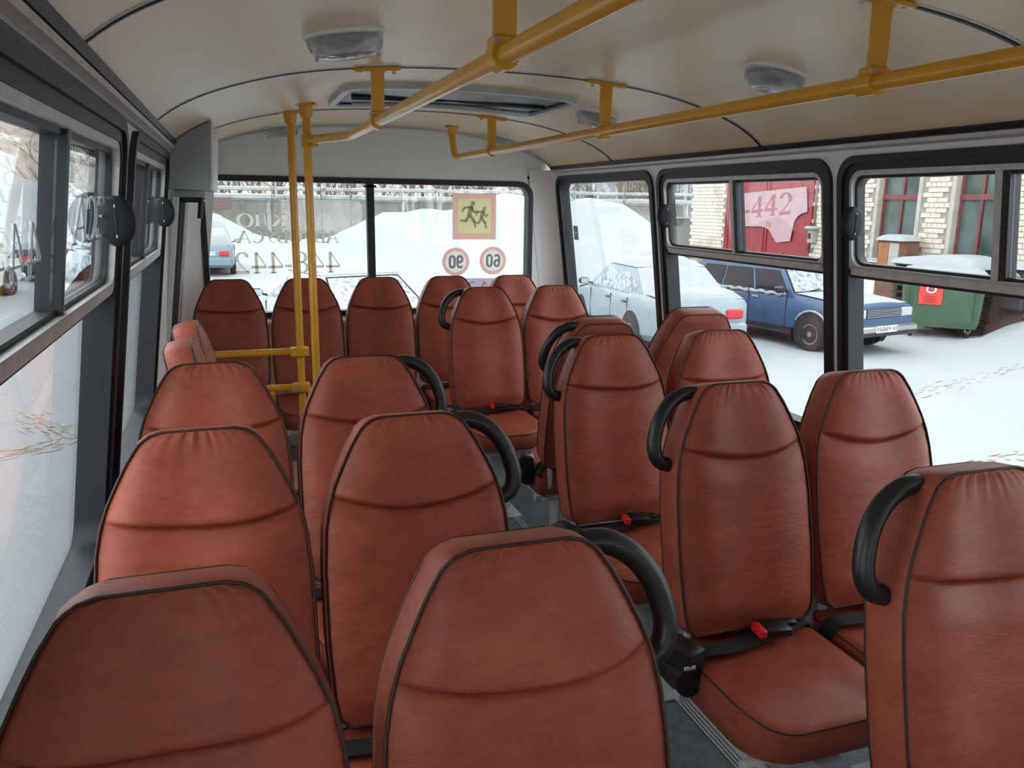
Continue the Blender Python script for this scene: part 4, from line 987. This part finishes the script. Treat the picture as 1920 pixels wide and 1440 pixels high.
# windows of the building
wred = pm('window_red_paint', (0.17, 0.04, 0.04), .55, var=.2, scale=8); reveal = pm('plaster_reveal', (0.42, 0.385, 0.33), .8, var=.15, scale=5)
dglass = pm('dark_window_glass', (0.07, 0.10, 0.09), .06, var=.5, scale=1.2, spec=.8); curt = pm('pale_curtain', (0.50, 0.56, 0.58), .8, var=.06, scale=4)
for (a, b, c, d), lb in zip(OPEN[1:], ('red framed tall window with curtain nearer the gate', 'red framed tall window farther from the gate')):
    T = thing('building_window', lb, 'window', (BX, (a + b) / 2, c)); yc = (a + b) / 2
    L2 = lambda x, y, z: (x - BX, y - yc, z - c)
    m = MB(); m.ring([(a, c), (b, c), (b, d), (a, d)], [(a + .10, c + .05), (b - .10, c + .05), (b - .10, d - .05), (a + .10, d - .05)], lambda y, z, dd: L2(BX + dd, y, z), -.012, .20); m.build('reveal', reveal, T)
    m = MB(); m.ring([(a + .09, c + .04), (b - .09, c + .04), (b - .09, d - .04), (a + .09, d - .04)], [(a + .16, c + .11), (b - .16, c + .11), (b - .16, d - .11), (a + .16, d - .11)], lambda y, z, dd: L2(BX + dd, y, z), .13, .20); fr2 = m.build('frame', wred, T)
    m = MB(); m.bbox(L2(BX + .15, yc, 1.83), (.07, b - a - .2, .12), .01); m.build('transom', wred, fr2)
    m = MB(); m.bbox(L2(BX + .15, yc, 2.75), (.06, .06, 1.75), .01); m.build('mullion', wred, fr2)
    m = MB(); m.bbox(L2(BX + .15, yc, 1.12), (.06, .06, 1.36), .01); m.build('mullion', wred, fr2)
    for y0, y1, z0, z1 in ((a + .15, yc - .04, c + .1, 1.77), (yc + .04, b - .15, c + .1, 1.77), (a + .15, yc - .04, 1.89, d - .1), (yc + .04, b - .15, 1.89, d - .1)):
        m = MB(); m.plate([(y0, z0), (y1, z0), (y1, z1), (y0, z1)], [], lambda y, z, dd: L2(BX + dd, y, z), .165, .172); m.build('pane', dglass, T)
    m = MB(); m.bbox(L2(BX - .05, yc, c - .02), (.16, b - a + .1, .05), .01); sl = m.build('sill', alu, T)
    m = MB(); m.bbox(L2(BX - .05, yc, c + .02), (.15, b - a + .08, .04), .015); m.build('snow_strip', snow, sl)
# electric box with conduit
T = thing('electric_box', 'grey electric box with snow cap right of the gate', 'box', (BX - .1, 17.13, .72))
m = MB(); m.bbox((0, 0, .15), (.14, .20, .32), .01); m.build('case', pm('grey_box', (.30, .28, .25), .6), T)
m = MB(); m.bbox((-.03, 0, .36), (.24, .34, .09), .035); m.build('snow_cap', snow, T, True, 60)
m = MB(); m.bbox((-.075, 0.02, .16), (.01, .10, .14), .003); m.build('lid', blackp, T)
m = MB(); m.tube([(.05, .02, .32), (.05, .05, 1.0), (.05, .05, 2.0)], .025, 8); m.build('conduit', pm('rust_pipe', (.24, .13, .09), .8), T, True)
m = MB(); m.tube(curve([(0, .06, 0), (-.02, .10, -.18), (0, .0, -.26), (0, -.08, -.1)], 5), .012, 6); m.build('cable', blackp, T, True)

# ---- yard clutter
rust = pm('rusty_sheet', (0.24, 0.115, 0.075), .8, dark=(0.15, 0.07, 0.05), scale=4, detail=8, bump=.2, bscale=15)
dk = pm('dark_scrap', (.03, .032, .035), .6)
green = pm('bin_green', (0.048, 0.112, 0.066), .5, dark=(0.038, 0.09, 0.053), scale=3, detail=8)
DB = thing('waste_bin', 'green wheeled waste container with red notice, snow on lid', 'waste container', (11.95, 12.02, GR), R(-45 + 37))
m = MB(); m.loft([[(x * k, y * q, z) for x, y in ((-.60, -.44), (.60, -.44), (.60, .44), (-.60, .44))] for z, k, q in ((.20, 1.0, .96), (.32, 1.06, 1.0), (1.05, 1.13, 1.08), (1.09, 1.19, 1.14), (1.15, 1.19, 1.14))], True, True)
DBB = m.build('body', green, DB)
DB.rotation_euler = (0, 0, R(-42))
for k in (-.34, .34):
    m = MB(); m.bbox((k * 1.6, -.488, .68), (.03, .02, .62), .006, Matrix.Rotation(R(4), 3, 'X')); m.build('rib', green, DBB)
m = MB(); m.bbox((0, .05, 1.185), (1.44, 1.02, .07), .03); ld = m.build('lid', pm('lid_dark', (.03, .05, .04), .6), DB)
m = MB(); m.grid(lambda a, b: (-.72 + 1.44 * a, -.46 + 1.02 * b, 1.21 + .11 * (max(0, 1 - (2 * a - 1) ** 6) * max(0, 1 - (2 * b - 1) ** 6)) ** .5 * (1 + .3 * noise.noise(Vector((a * 4, b * 4, 1))))), 16, 12); m.build('snow_cap', snow, ld, True)
m = MB(); m.bbox((-.22, -.484, .83), (.40, .012, .40), .003, Matrix.Rotation(R(4), 3, 'X')); nt = m.build('notice', pm('notice_red', (.72, .06, .04), .5), DBB)
m = MB(); m.ring([(-.22 + x * .75, .92 + y * .62) for x, y in disc(.12, 24)], [(-.22 + x * .5, .92 + y * .42) for x, y in disc(.12, 24)], lambda u, v, d: (u, -.512 - d + (v - .9) * -.06, v), 0, .004); m.build('emblem_ring', whitep, nt)
m = MB(); m.bbox((-.22, -.506, .92), (.07, .008, .035), .003); m.build('emblem_core', pm('emblem_purple', (.25, .08, .25), .5), nt)
for k in range(3):
    m = MB(); m.box((-.22, -.496 + .0 * k, .79 - .05 * k), (.22, .012, .012)); m.build('print_line', pm('notice_print', (.35, .03, .02), .5), nt)
for sx in (-.48, .48):
    for sy in (-.32, .32):
        m = MB(); m.tube([(sx - .03, sy, .10), (sx + .03, sy, .10)], .10, 16); w_ = m.build('wheel', blackp, DB, True, 40)
        m = MB(); m.bbox((sx, sy, .17), (.10, .06, .10), .01); m.build('fork', greym, w_)
for sx in (-1, 1):
    m = MB(); m.tube([(sx * .72, 0, .95), (sx * .80, 0, .95)], .025, 8); m.build('trunnion', green, DB)
# stack of dark pallets with a thick snow slab, behind the container
PLT = thing('pallet_stack', 'dark slatted pallet stack under thick snow slab behind container', 'pallets', (12.55, 12.55, GR + .02))
for i in range(9):
    for k in range(5):
        m = MB() if (i, k) == (0, 0) else None
        if m:
            m.bbox((0, 0, 0), (.11, 1.9, .03), .004); slat = m.mesh('slat', dk)
        o = link('slat', slat, PLT); o.location = (-.34 + .17 * k, 0, .12 + .14 * i)
    for k in (-.85, 0, .85):
        m = MB(); m.bbox((0, k, .06 + .14 * i), (.78, .1, .09), .006); m.build('bearer', dk, PLT)
m = MB(); m.grid(lambda a, b: (-.50 + 1.0 * a, -1.05 + 2.1 * b, 1.27 + (.19 + .05 * math.sin(5 * b)) * (max(0, 1 - (2 * a - 1) ** 6) * max(0, 1 - (2 * b - 1) ** 8)) ** .5), 14, 24)
m.grid(lambda a, b: (-.50 + 1.0 * a, -1.05 + 2.1 * b, 1.265), 4, 4); m.build('snow_slab', snow, PLT, True, 60)
# rusty cabinet with snow cap
T = thing('rusty_cabinet', 'rusty cabinet with snow cap left of pallets by brick wall', 'cabinet', (12.62, 13.92, GR))
m = MB(); m.bbox((0, 0, .87), (.52, .62, 1.70), .02); m.build('body', rust, T)
m = MB(); m.bbox((-.27, .13, 1.42), (.03, .30, .50), .01); m.build('door', pm('orange_rust', (.32, .13, .05), .8, var=.2, scale=6), T)
m = MB(); m.bbox((-.27, -.16, 1.42), (.03, .26, .50), .01); m.build('side_door', pm('pale_sheet', (.38, .36, .34), .7, var=.1, scale=5), T)
m = MB(); m.grid(lambda a, b: (-.32 + .64 * a, -.40 + .80 * b, 1.72 + .13 * (max(0, 1 - (2 * a - 1) ** 4) * max(0, 1 - (2 * b - 1) ** 4)) ** .6), 12, 12); m.build('snow_cap', snow, T, True)
# leaning sheets
def sheet(name, label, cat, c, d, rx, mat, extra=None):
    T = thing(name, label, cat, c); T.rotation_euler = (0, rx, 0)
    m = MB(); m.bbox((0, 0, d[2] / 2), d, .006); p = m.build('panel', mat, T)
    return T, p
T, p = sheet('white_board', 'white board with faint lines leaning left of rusty sheet', 'board', (12.45, 14.75, GR), (.03, 1.05, 1.02), R(10), pm('board_white', (.72, .74, .76), .6, var=.04, scale=4))
for k in range(3):
    m = MB(); m.box((-.018, .1, .82 - .09 * k), (.004, .5 - .06 * k, .012)); m.build('print_line', greyd, p)
T, p = sheet('rusty_sheet', 'brown rusty metal sheet standing left of green container', 'sheet metal', (12.52, 13.98, GR), (.02, .50, 1.04), R(7), rust)
m = MB(); m.bbox((-.012, .235, .52), (.02, .03, 1.02), .004); m.build('rim', rust, p)
T, p = sheet('rusty_sheet', 'dark rusty sheet leaning right of green container', 'sheet metal', (12.72, 11.45, GR), (.02, 1.05, .98), R(9), pm('dark_rust', (.13, .085, .065), .85, var=.3, scale=5))
m = MB(); m.bbox((-.012, .51, .48), (.02, .03, .95), .004); m.build('rim', rust, p)
T, p = sheet('broken_plank', 'pale broken plank against bricks right of container', 'plank', (12.8, 10.82, GR + .45), (.03, .12, .66), R(12), pm('plank_wood', (.42, .30, .19), .8, var=.3, scale=9))
m = MB(); m.bbox((-.004, .085, .26), (.03, .04, .5), .004, Matrix.Rotation(R(6), 3, 'X')); m.build('splinter', MATS['plank_wood'], p)
# snowy scrap on a ledge at the far right
T = thing('scrap_heap', 'snow-capped dark scrap at the right edge by bricks', 'scrap', (12.65, 11.02, GR + .4))
m = MB(); m.tube(curve([(-.1, -.3, .5), (0, -.1, .85), (0, .15, .95), (.05, .3, .8)], 4), .06, 8); m.build('bent_pipe', dk, T, True)
m = MB(); m.bbox((0, 0, .42), (.3, .5, .5), .05); m.build('lump', dk, T)
m = MB(); m.grid(lambda a, b: (-.16 + .32 * a, -.18 + .42 * b, .94 + .12 * (max(0, 1 - (2 * a - 1) ** 4) * max(0, 1 - (2 * b - 1) ** 4)) ** .6), 10, 10); m.build('snow_cap', snow, T, True)
# pale leaning slab and tyre beyond the building corner
T, p = sheet('concrete_slab', 'pale grey slab standing beyond the brick building corner', 'slab', (13.2, 24.0, GR), (1.1, .12, 1.95), 0, conc)
m = MB(); m.bbox((0, 0, 1.97), (1.1, .2, .08), .03); m.build('snow_cap', snow, p)
T = thing('tyre', 'black tyre with snow leaning at the brick building corner', 'tyre', (12.75, 23.35, -.15)); T.rotation_euler = (R(90), R(10), R(25))
m = MB(); m.loft([[((.36 + .11 * math.cos(q)) * math.cos(t), (.36 + .11 * math.cos(q)) * math.sin(t), .10 * math.sin(q)) for q in [2 * math.pi * j / 10 for j in range(10)]] for t in [2 * math.pi * i / 32 for i in range(33)]], True); m.build('tread', blackp, T, True)
m = MB(); m.plate(disc(.26, 24), [], lambda u, v, d: (u, v, d), -.05, .05); m.build('snow_fill', snow, T)

# ================================================================== CARS
tyre = pm('tyre_rubber', (.018, .018, .02), .8, var=.3, scale=20, bump=.3, bscale=40)
rimm = pm('alloy_rim', (.35, .35, .35), .4, metal=.7); under = pm('under_dark', (.012, .012, .014), .8)
cglass = pm('car_glass', (.010, .013, .016), .12, spec=.25)
frost = pm('frosted_glass', (.55, .60, .64), .6, dark=(.10, .13, .16), scale=14, detail=8)
chrome = pm('chrome', (.55, .56, .57), .25, metal=.9); plw = pm('plate_white', (.72, .73, .72), .5)
tail = pm('tail_red', (.55, .03, .04), .2); head = pm('headlight', (.42, .46, .48), .15)
def text_mesh(txt, size, mat, depth=.002):
    c = bpy.data.curves.new('plate_text', 'FONT'); c.body = txt; c.size = size; c.extrude = depth; c.align_x = 'CENTER'; c.align_y = 'CENTER'
    o = bpy.data.objects.new('tmp', c); COL.objects.link(o)
    me = bpy.data.meshes.new_from_object(o.evaluated_get(bpy.context.evaluated_depsgraph_get())); me.name = 'plate_text'
    bpy.data.objects.remove(o); me.materials.clear(); me.materials.append(mat)
    return me
def quadface(A, B, C_, D_):      # bilinear patch: A,B bottom, C,D above A,B
    A, B, C_, D_ = map(Vector, (A, B, C_, D_))
    n = (B - A).cross(C_ - A).normalized()
    return lambda u, v, d: (A.lerp(B, u)).lerp(C_.lerp(D_, u), v) + n * d
def wheel(T, x, y, r=.29, w=.18, spokes=5):
    sy = 1 if y > 0 else -1
    m = MB(); n = 28
    prof_ = [(r * .62, -w / 2), (r * .9, -w / 2), (r, -w * .36), (r, w * .36), (r * .9, w / 2), (r * .62, w / 2)]
    m.loft([[(x + q * math.cos(t), y + p, r + q * math.sin(t)) for q, p in prof_] for t in [2 * math.pi * i / n for i in range(n + 1)]], True)
    tw = m.build('wheel', tyre, T, True, 40)
    m = MB()
    m.ring([(x + r * .64 * math.cos(2 * math.pi * i / n), r + r * .64 * math.sin(2 * math.pi * i / n)) for i in range(n)], [(x + r * .54 * math.cos(2 * math.pi * i / n), r + r * .54 * math.sin(2 * math.pi * i / n)) for i in range(n)], lambda u, v, d: (u, y + sy * d, v), -.05, w * .44)
    for k in range(spokes):
        t = 2 * math.pi * k / spokes + .3; c, s_ = math.cos(t), math.sin(t)
        m.plate([(x + a * c - b * s_, r + a * s_ + b * c) for a, b in ((0, -.03), (r * .58, -.022), (r * .58, .022), (0, .03))], [], lambda u, v, d: (u, y + sy * d, v), w * .3, w * .40)
    m.tube([(x, y + sy * w * .3, r), (x, y + sy * w * .46, r)], .045, 12)
    m.build('rim', rimm, tw)
    m = MB(); m.plate([(x + r * .54 * a, r + r * .54 * b) for a, b in disc(1, 20)], [], lambda u, v, d: (u, y + sy * d, v), w * .1, w * .14); m.build('brake_disc', under, tw)
def snowpatch(T, parent, fx, nm='snow_cover', th=.1, nu=14, nv=12, seed=0, power=6):
    m = MB()
    def p(a, b):
        k = (max(0, 1 - abs(2 * a - 1) ** power) * max(0, 1 - abs(2 * b - 1) ** power)) ** .5
        q = Vector(fx(a, b)); return (q.x, q.y, q.z + (th * (1 + .45 * noise.noise(Vector((a * 4, b * 4, seed))))) * k - .004)
    m.grid(p, nu, nv); return m.build(nm, snow, parent, True)
def car(name, label, cat, loc, head_deg, paint, kind, snowy=.1, frosted=True, plate='', spokes=5, snow_on=('roof', 'hood', 'trunk'), lower=None, group=None):
    T = thing(name, label, cat, (loc[0], loc[1], GR), R(head_deg), group)
    if kind == 'wagon':
        Wd = .80; st = [(-2.03, .93, .84, .34), (-1.98, .97, .93, .26), (-1.2, 1, .93, .22), (.6, 1, .93, .22), (.95, 1, .92, .24), (1.70, .985, .86, .24), (1.96, .97, .83, .30), (2.0, .95, .80, .34)]
        gh = dict(z1=.90, z2=1.42, xA=.78, xa=.30, xc=-1.62, xC=-1.97, w1=.775, w2=.62); ax = (1.22, -1.20); r = .285
        side = [(.045, .355, .08, .84), (.375, .665, .08, .84), (.69, .965, .08, .84)]      # u from rear to front... handled below
    elif kind == 'van':
        Wd = .95; st = [(-2.5, .96, 1.0, .35), (-2.45, 1, 1.15, .3), (0, 1, 1.15, .25), (1.3, 1, 1.12, .25), (2.2, .95, .98, .28), (2.45, .86, .80, .34)]
        gh = dict(z1=1.12, z2=2.05, xA=1.75, xa=1.05, xc=-2.40, xC=-2.47, w1=.93, w2=.80); ax = (1.5, -1.4); r = .33
        side = [(.05, .33, .25, .85), (.36, .64, .25, .85), (.68, .94, .10, .85)]
    else:
        Wd = .84; st = [(-2.16, .80, .86, .36), (-2.10, .93, .95, .28), (-1.55, .99, .985, .23), (-.9, 1, .95, .2), (.7, 1, .92, .2), (1.05, 1, .90, .22), (1.65, .96, .80, .23), (2.02, .87, .70, .28), (2.14, .74, .62, .34)]
        gh = dict(z1=.90, z2=1.40, xA=.98, xa=.26, xc=-.88, xC=-1.56, w1=.79, w2=.60); ax = (1.28, -1.20); r = .295
        side = [(.06, .17, .10, .62), (.20, .52, .08, .84), (.55, .93, .08, .84)]
    rg = []
    for x, k, zt, zb in st:
        w = Wd * k
        half = [(w * .88, zb), (w * .985, zb + .10), (w, (zb + zt) / 2), (w * .985, zt - .09), (w * .93, zt - .02), (w * .80, zt), (w * .4, zt + .018)]
        rg.append([(x, -a, b) for a, b in half] + [(x, a, b) for a, b in half[::-1]])
    m = MB(); m.loft(rg, True, True); B_ = m.build('body', paint, T, True, 35)
    g = gh
    c0 = [(g['xC'], -g['w1'] * .97, g['z1']), (g['xA'], -g['w1'], g['z1']), (g['xA'], g['w1'], g['z1']), (g['xC'], g['w1'] * .97, g['z1'])]
    zr = g['z2'] - .05
    c1 = [(g['xc'] - .03, -g['w2'] - .03, zr), (g['xa'] + .05, -g['w2'] - .03, zr), (g['xa'] + .05, g['w2'] + .03, zr), (g['xc'] - .03, g['w2'] + .03, zr)]
    c2 = [(g['xc'] + .06, -g['w2'] + .06, g['z2']), (g['xa'] - .06, -g['w2'] + .06, g['z2']), (g['xa'] - .06, g['w2'] - .06, g['z2']), (g['xc'] + .06, g['w2'] - .06, g['z2'])]
    m = MB(); m.loft([[(x, y, z - .06) for x, y, z in c0], c0, c1, c2], True, True); cab = m.build('cabin', paint, T)
    gm = frost if frosted else cglass
    # left side u: rear->front
    fl2 = quadface(c0[3], c0[2], c1[3], c1[2]); fr2 = quadface(c0[0], c0[1], c1[0], c1[1])
    for sd, fn, sg in ((1, fl2, -1), (-1, fr2, 1)):
        for k, (u0, u1, v0, v1) in enumerate(side):
            sk = .05 if kind != 'wagon' else .02
            q = [(u0, v0), (u1, v0), (u1 - (.10 if k == 2 and kind != 'wagon' else .0), v1), (u0 + (.06 if k == 0 else 0), v1)]
            m = MB(); m.plate(q, [], lambda u, v, d: tuple(fn(u, v, d * sg * (1 if True else 1))), -.004 * 0 + .001, .008); m.plate(q, [], lambda u, v, d: tuple(fn(u, v, -d * sg)), .001, .008)
            m.build('side_window', gm, cab)
    ff = quadface(c0[1], c0[2], c1[1], c1[2]); fb = quadface(c0[3], c0[0], c1[3], c1[0])
    for nm, fn in (('windscreen', ff), ('rear_window', fb)):
        q = [(.05, .10), (.95, .10), (.93, .93), (.07, .93)]
        m = MB(); m.plate(q, [], lambda u, v, d: tuple(fn(u, v, d)), -.008, .008); ws = m.build(nm, frost if nm == 'windscreen' or frosted else gm, cab)
        m = MB(); m.ring([(.03, .06), (.97, .06), (.95, .97), (.05, .97)], q, lambda u, v, d: tuple(fn(u, v, d)), -.006, .010); m.build('window_rubber', under, ws)
    for k in (.25, .62):
        m = MB(); m.tube([ff(k, .08, .012), ff(k + .22, .14, .016)], .010, 6); m.build('wiper', blackp, cab)
    # wheels, arches
    xs = [s_[0] for s_ in st]
    def wat(x): return Wd * lerp([(a, b) for a, b, _, _ in st], x)
    for x in ax:
        for sy in (-1, 1):
            m = MB(); m.plate([(x + (r + .07) * a, r + .03 + (r + .06) * b) for a, b in disc(1, 28) if b > -.75], [], lambda u, v, d: (u, sy * (wat(u) + d - .05), v), -.1, .055); m.build('wheel_arch', under, B_)
            wheel(T, x, sy * (wat(x) - .075), r, .185, spokes)
    # sills, bumpers, lamps
    xr, xf = st[0][0], st[-1][0]; wf = Wd * st[-1][1]; wr = Wd * st[0][1]; zf, zrr = st[-1][2], st[0][2]
    bc = chrome if kind == 'wagon' else (lower or paint)
    m = MB(); m.bbox((xf + .03, 0, .44), (.13, 2 * wf + .12, .13), .03); fbp = m.build('front_bumper', bc, T, True, 40)
    m = MB(); m.bbox((xr - .03, 0, .46), (.14, 2 * wr + .10, .17 if kind == 'wagon' else .26), .04); rbp = m.build('rear_bumper', bc, T, True, 40)
    if kind == 'wagon':
        for p_, xx in ((fbp, xf + .05), (rbp, xr - .05)):
            m = MB(); m.bbox((xx, 0, .37), (.11, 2 * wf + .10, .08), .02); m.build('bumper_rubber', blackp, p_)
    m = MB(); m.bbox((xf - .005, 0, zf - .10), (.05, wf * 1.15, .15), .01); gr = m.build('grille', under, T)
    for k in range(5):
        m = MB(); m.bbox((xf + .022, 0, zf - .155 + .028 * k), (.012, wf * 1.12, .010), .003); m.build('grille_bar', greyd, gr)
    for sy in (-1, 1):
        m = MB(); m.bbox((xf - .01, sy * wf * .78, zf - .10), (.07, wf * .36, .15), .015); m.build('headlight', head, T, True, 40)
        m = MB(); m.bbox((xr + .005, sy * wr * .78, zrr - .14), (.09, wr * .42, .15), .02); m.build('tail_light', tail, T, True, 40)
        xm = g['xA'] - .18
        m = MB(); m.bbox((xm, sy * (Wd + .11), .99), (.10, .19, .12), .03); mi = m.build('mirror', lower or blackp, T, True, 40)
        m = MB(); m.bbox((xm - .052, sy * (Wd + .11), .99), (.006, .15, .09), .002); m.build('mirror_glass', head, mi)
        m = MB(); m.tube([(xm, sy * (Wd - .06), .94), (xm, sy * (Wd + .06), .97)], .02, 6); m.build('mirror_arm', blackp, mi)
        # door seams and handles
        for xd in ({'wagon': (.66, -.22, -1.05), 'van': (1.2, .2), 'sedan': (.72, -.28, -1.02)}[kind]):
            m = MB(); m.box((xd, sy * (wat(xd) - .006), .56), (.010, .016, .62)); m.build('door_seam', under, B_)
        for xd in ({'wagon': (-.06, -.92), 'van': (.4,), 'sedan': (-.14, -.90)}[kind]):
            m = MB(); m.bbox((xd, sy * (wat(xd) + .002), .80), (.15, .03, .035), .008); m.build('door_handle', chrome if kind == 'wagon' else blackp, T)
        m = MB(); m.box((-.05, sy * (Wd * .985), .31), (1.75, .03, .08)); m.build('sill', under, T)
    if kind == 'wagon':
        for sy in (-1, 1):
            for k_, (xa_, xb_) in enumerate(((-1.85, -1.08), (-1.02, -.26), (-.20, .62))):
                pts_ = [(xa_ + (xb_ - xa_) * i / 14, sy * (.79 + .006 * math.sin(i * 2.1)), .90 + .012 * math.sin(i * 1.3 + k_)) for i in range(15)]
                m = MB(); m.tube(pts_, [.012 + .022 * abs(math.sin(i * .9 + k_ * 2)) + .004 for i in range(15)], 8); m.build('belt_snow', snow, T, True)
            m = MB(); m.tube([(1.22 + .37 * math.cos(t), sy * .80, .32 + .36 * math.sin(t)) for t in [R(30 + 10 * i) for i in range(13)]], [.008 + .014 * abs(math.sin(i * 1.7)) for i in range(13)], 6); m.build('arch_snow', snow, T, True)
        for sy in (-1, 1):
            m = MB(); m.bbox((.84, sy * .74, .24), (.02, .22, .24), .005); m.build('mud_flap', blackp, T)
    # plates
    for xx, sg in ((xf + .10, 1), (xr - .106, -1)):
        m = MB(); m.bbox((xx, 0, .45 if sg > 0 or kind == 'wagon' else .70), (.012, .52, .112), .003); 
        if sg < 0 and kind != 'wagon': m = MB(); m.bbox((xr + .0, 0, .72), (.03, .52, .112), .003)
        p_ = m.build('number_plate', plw, T)
        if plate:
            o = link('plate_text', text_mesh(plate, .105, blackp), p_)
            zz = .45 if sg > 0 or kind == 'wagon' else .72; x2 = xx + sg * .0065 if (sg > 0 or kind == 'wagon') else xr - .017
            o.matrix_local = Matrix(((0, 0, sg, x2), (sg, 0, 0, 0), (0, 1, 0, zz), (0, 0, 0, 1)))
    # snow
    if 'roof' in snow_on:
        snowpatch(T, cab, lambda a, b: (g['xc'] - .02 + (g['xa'] - g['xc'] + .08) * a, (-g['w2'] - .04) + (2 * g['w2'] + .08) * b, g['z2'] - .03), 'roof_snow', snowy + .03, seed=loc[0])
    if 'hood' in snow_on:
        snowpatch(T, B_, lambda a, b: ((lambda x: (x, (2 * b - 1) * wat(x) * .9, lerp([(s_[0], s_[2]) for s_ in st], x) + .01))(g['xA'] + (xf - .08 - g['xA']) * a)), 'hood_snow', snowy, seed=loc[1])
    if 'trunk' in snow_on and kind == 'sedan':
        snowpatch(T, B_, lambda a, b: ((lambda x: (x, (2 * b - 1) * wat(x) * .9, lerp([(s_[0], s_[2]) for s_ in st], x) + .01))(xr + .06 + (g['xC'] - xr - .06) * a)), 'trunk_snow', snowy, seed=loc[1] + 3)
        snowpatch(T, cab, lambda a, b: tuple(fb(b, a, .01)), 'rear_window_snow', snowy * .5, seed=loc[1] + 5, power=10)
    return T
blue = pm('car_blue', (0.034, 0.082, 0.17), .35, var=.12, scale=4, coat=.3)
silver = pm('car_silver', (0.24, 0.30, 0.33), .4, metal=.15, var=.06, scale=3, coat=.2)
silver2 = pm('car_silver_frosted', (0.50, 0.56, 0.60), .5, var=.15, scale=6)
teal = pm('car_grey_teal', (0.16, 0.23, 0.26), .4, coat=.2)
cwhite = pm('car_white', (0.62, 0.65, 0.67), .4); cdark = pm('car_dark', (0.03, 0.035, 0.04), .4)
car('estate_car', 'blue old estate car with snow on roof beside green container', 'car', (8.82, 12.52), math.degrees(math.atan2(-.98, .19)), blue, 'wagon', .03, False, 'К606РН 43', 5, ('roof', 'hood'))
car('sedan_car', 'silver sedan under thick snow beside the rear right window', 'car', (6.2, 13.1), 86, silver, 'sedan', .11, True, '', 7, lower=None)
car('sedan_car', 'frosted pale car parked close behind the rear window', 'car', (0.55, 12.6), 108, silver2, 'sedan', .05, True, '', 5, ('roof',))
car('sedan_car', 'grey teal sedan seen from behind with red tail light', 'car', (-1.70, 29.2), 90, teal, 'sedan', .40, True, 'М801ВК 43', 5)
car('van', 'white snowy van beyond the left front window', 'van', (-7.2, 21.0), 80, cwhite, 'van', .12, True, '', 5, ('roof',))
car('sedan_car', 'dark snow-topped sedan beyond the left vent windows', 'car', (-6.0, 27.5), 95, cdark, 'sedan', .22, True, '', 5)
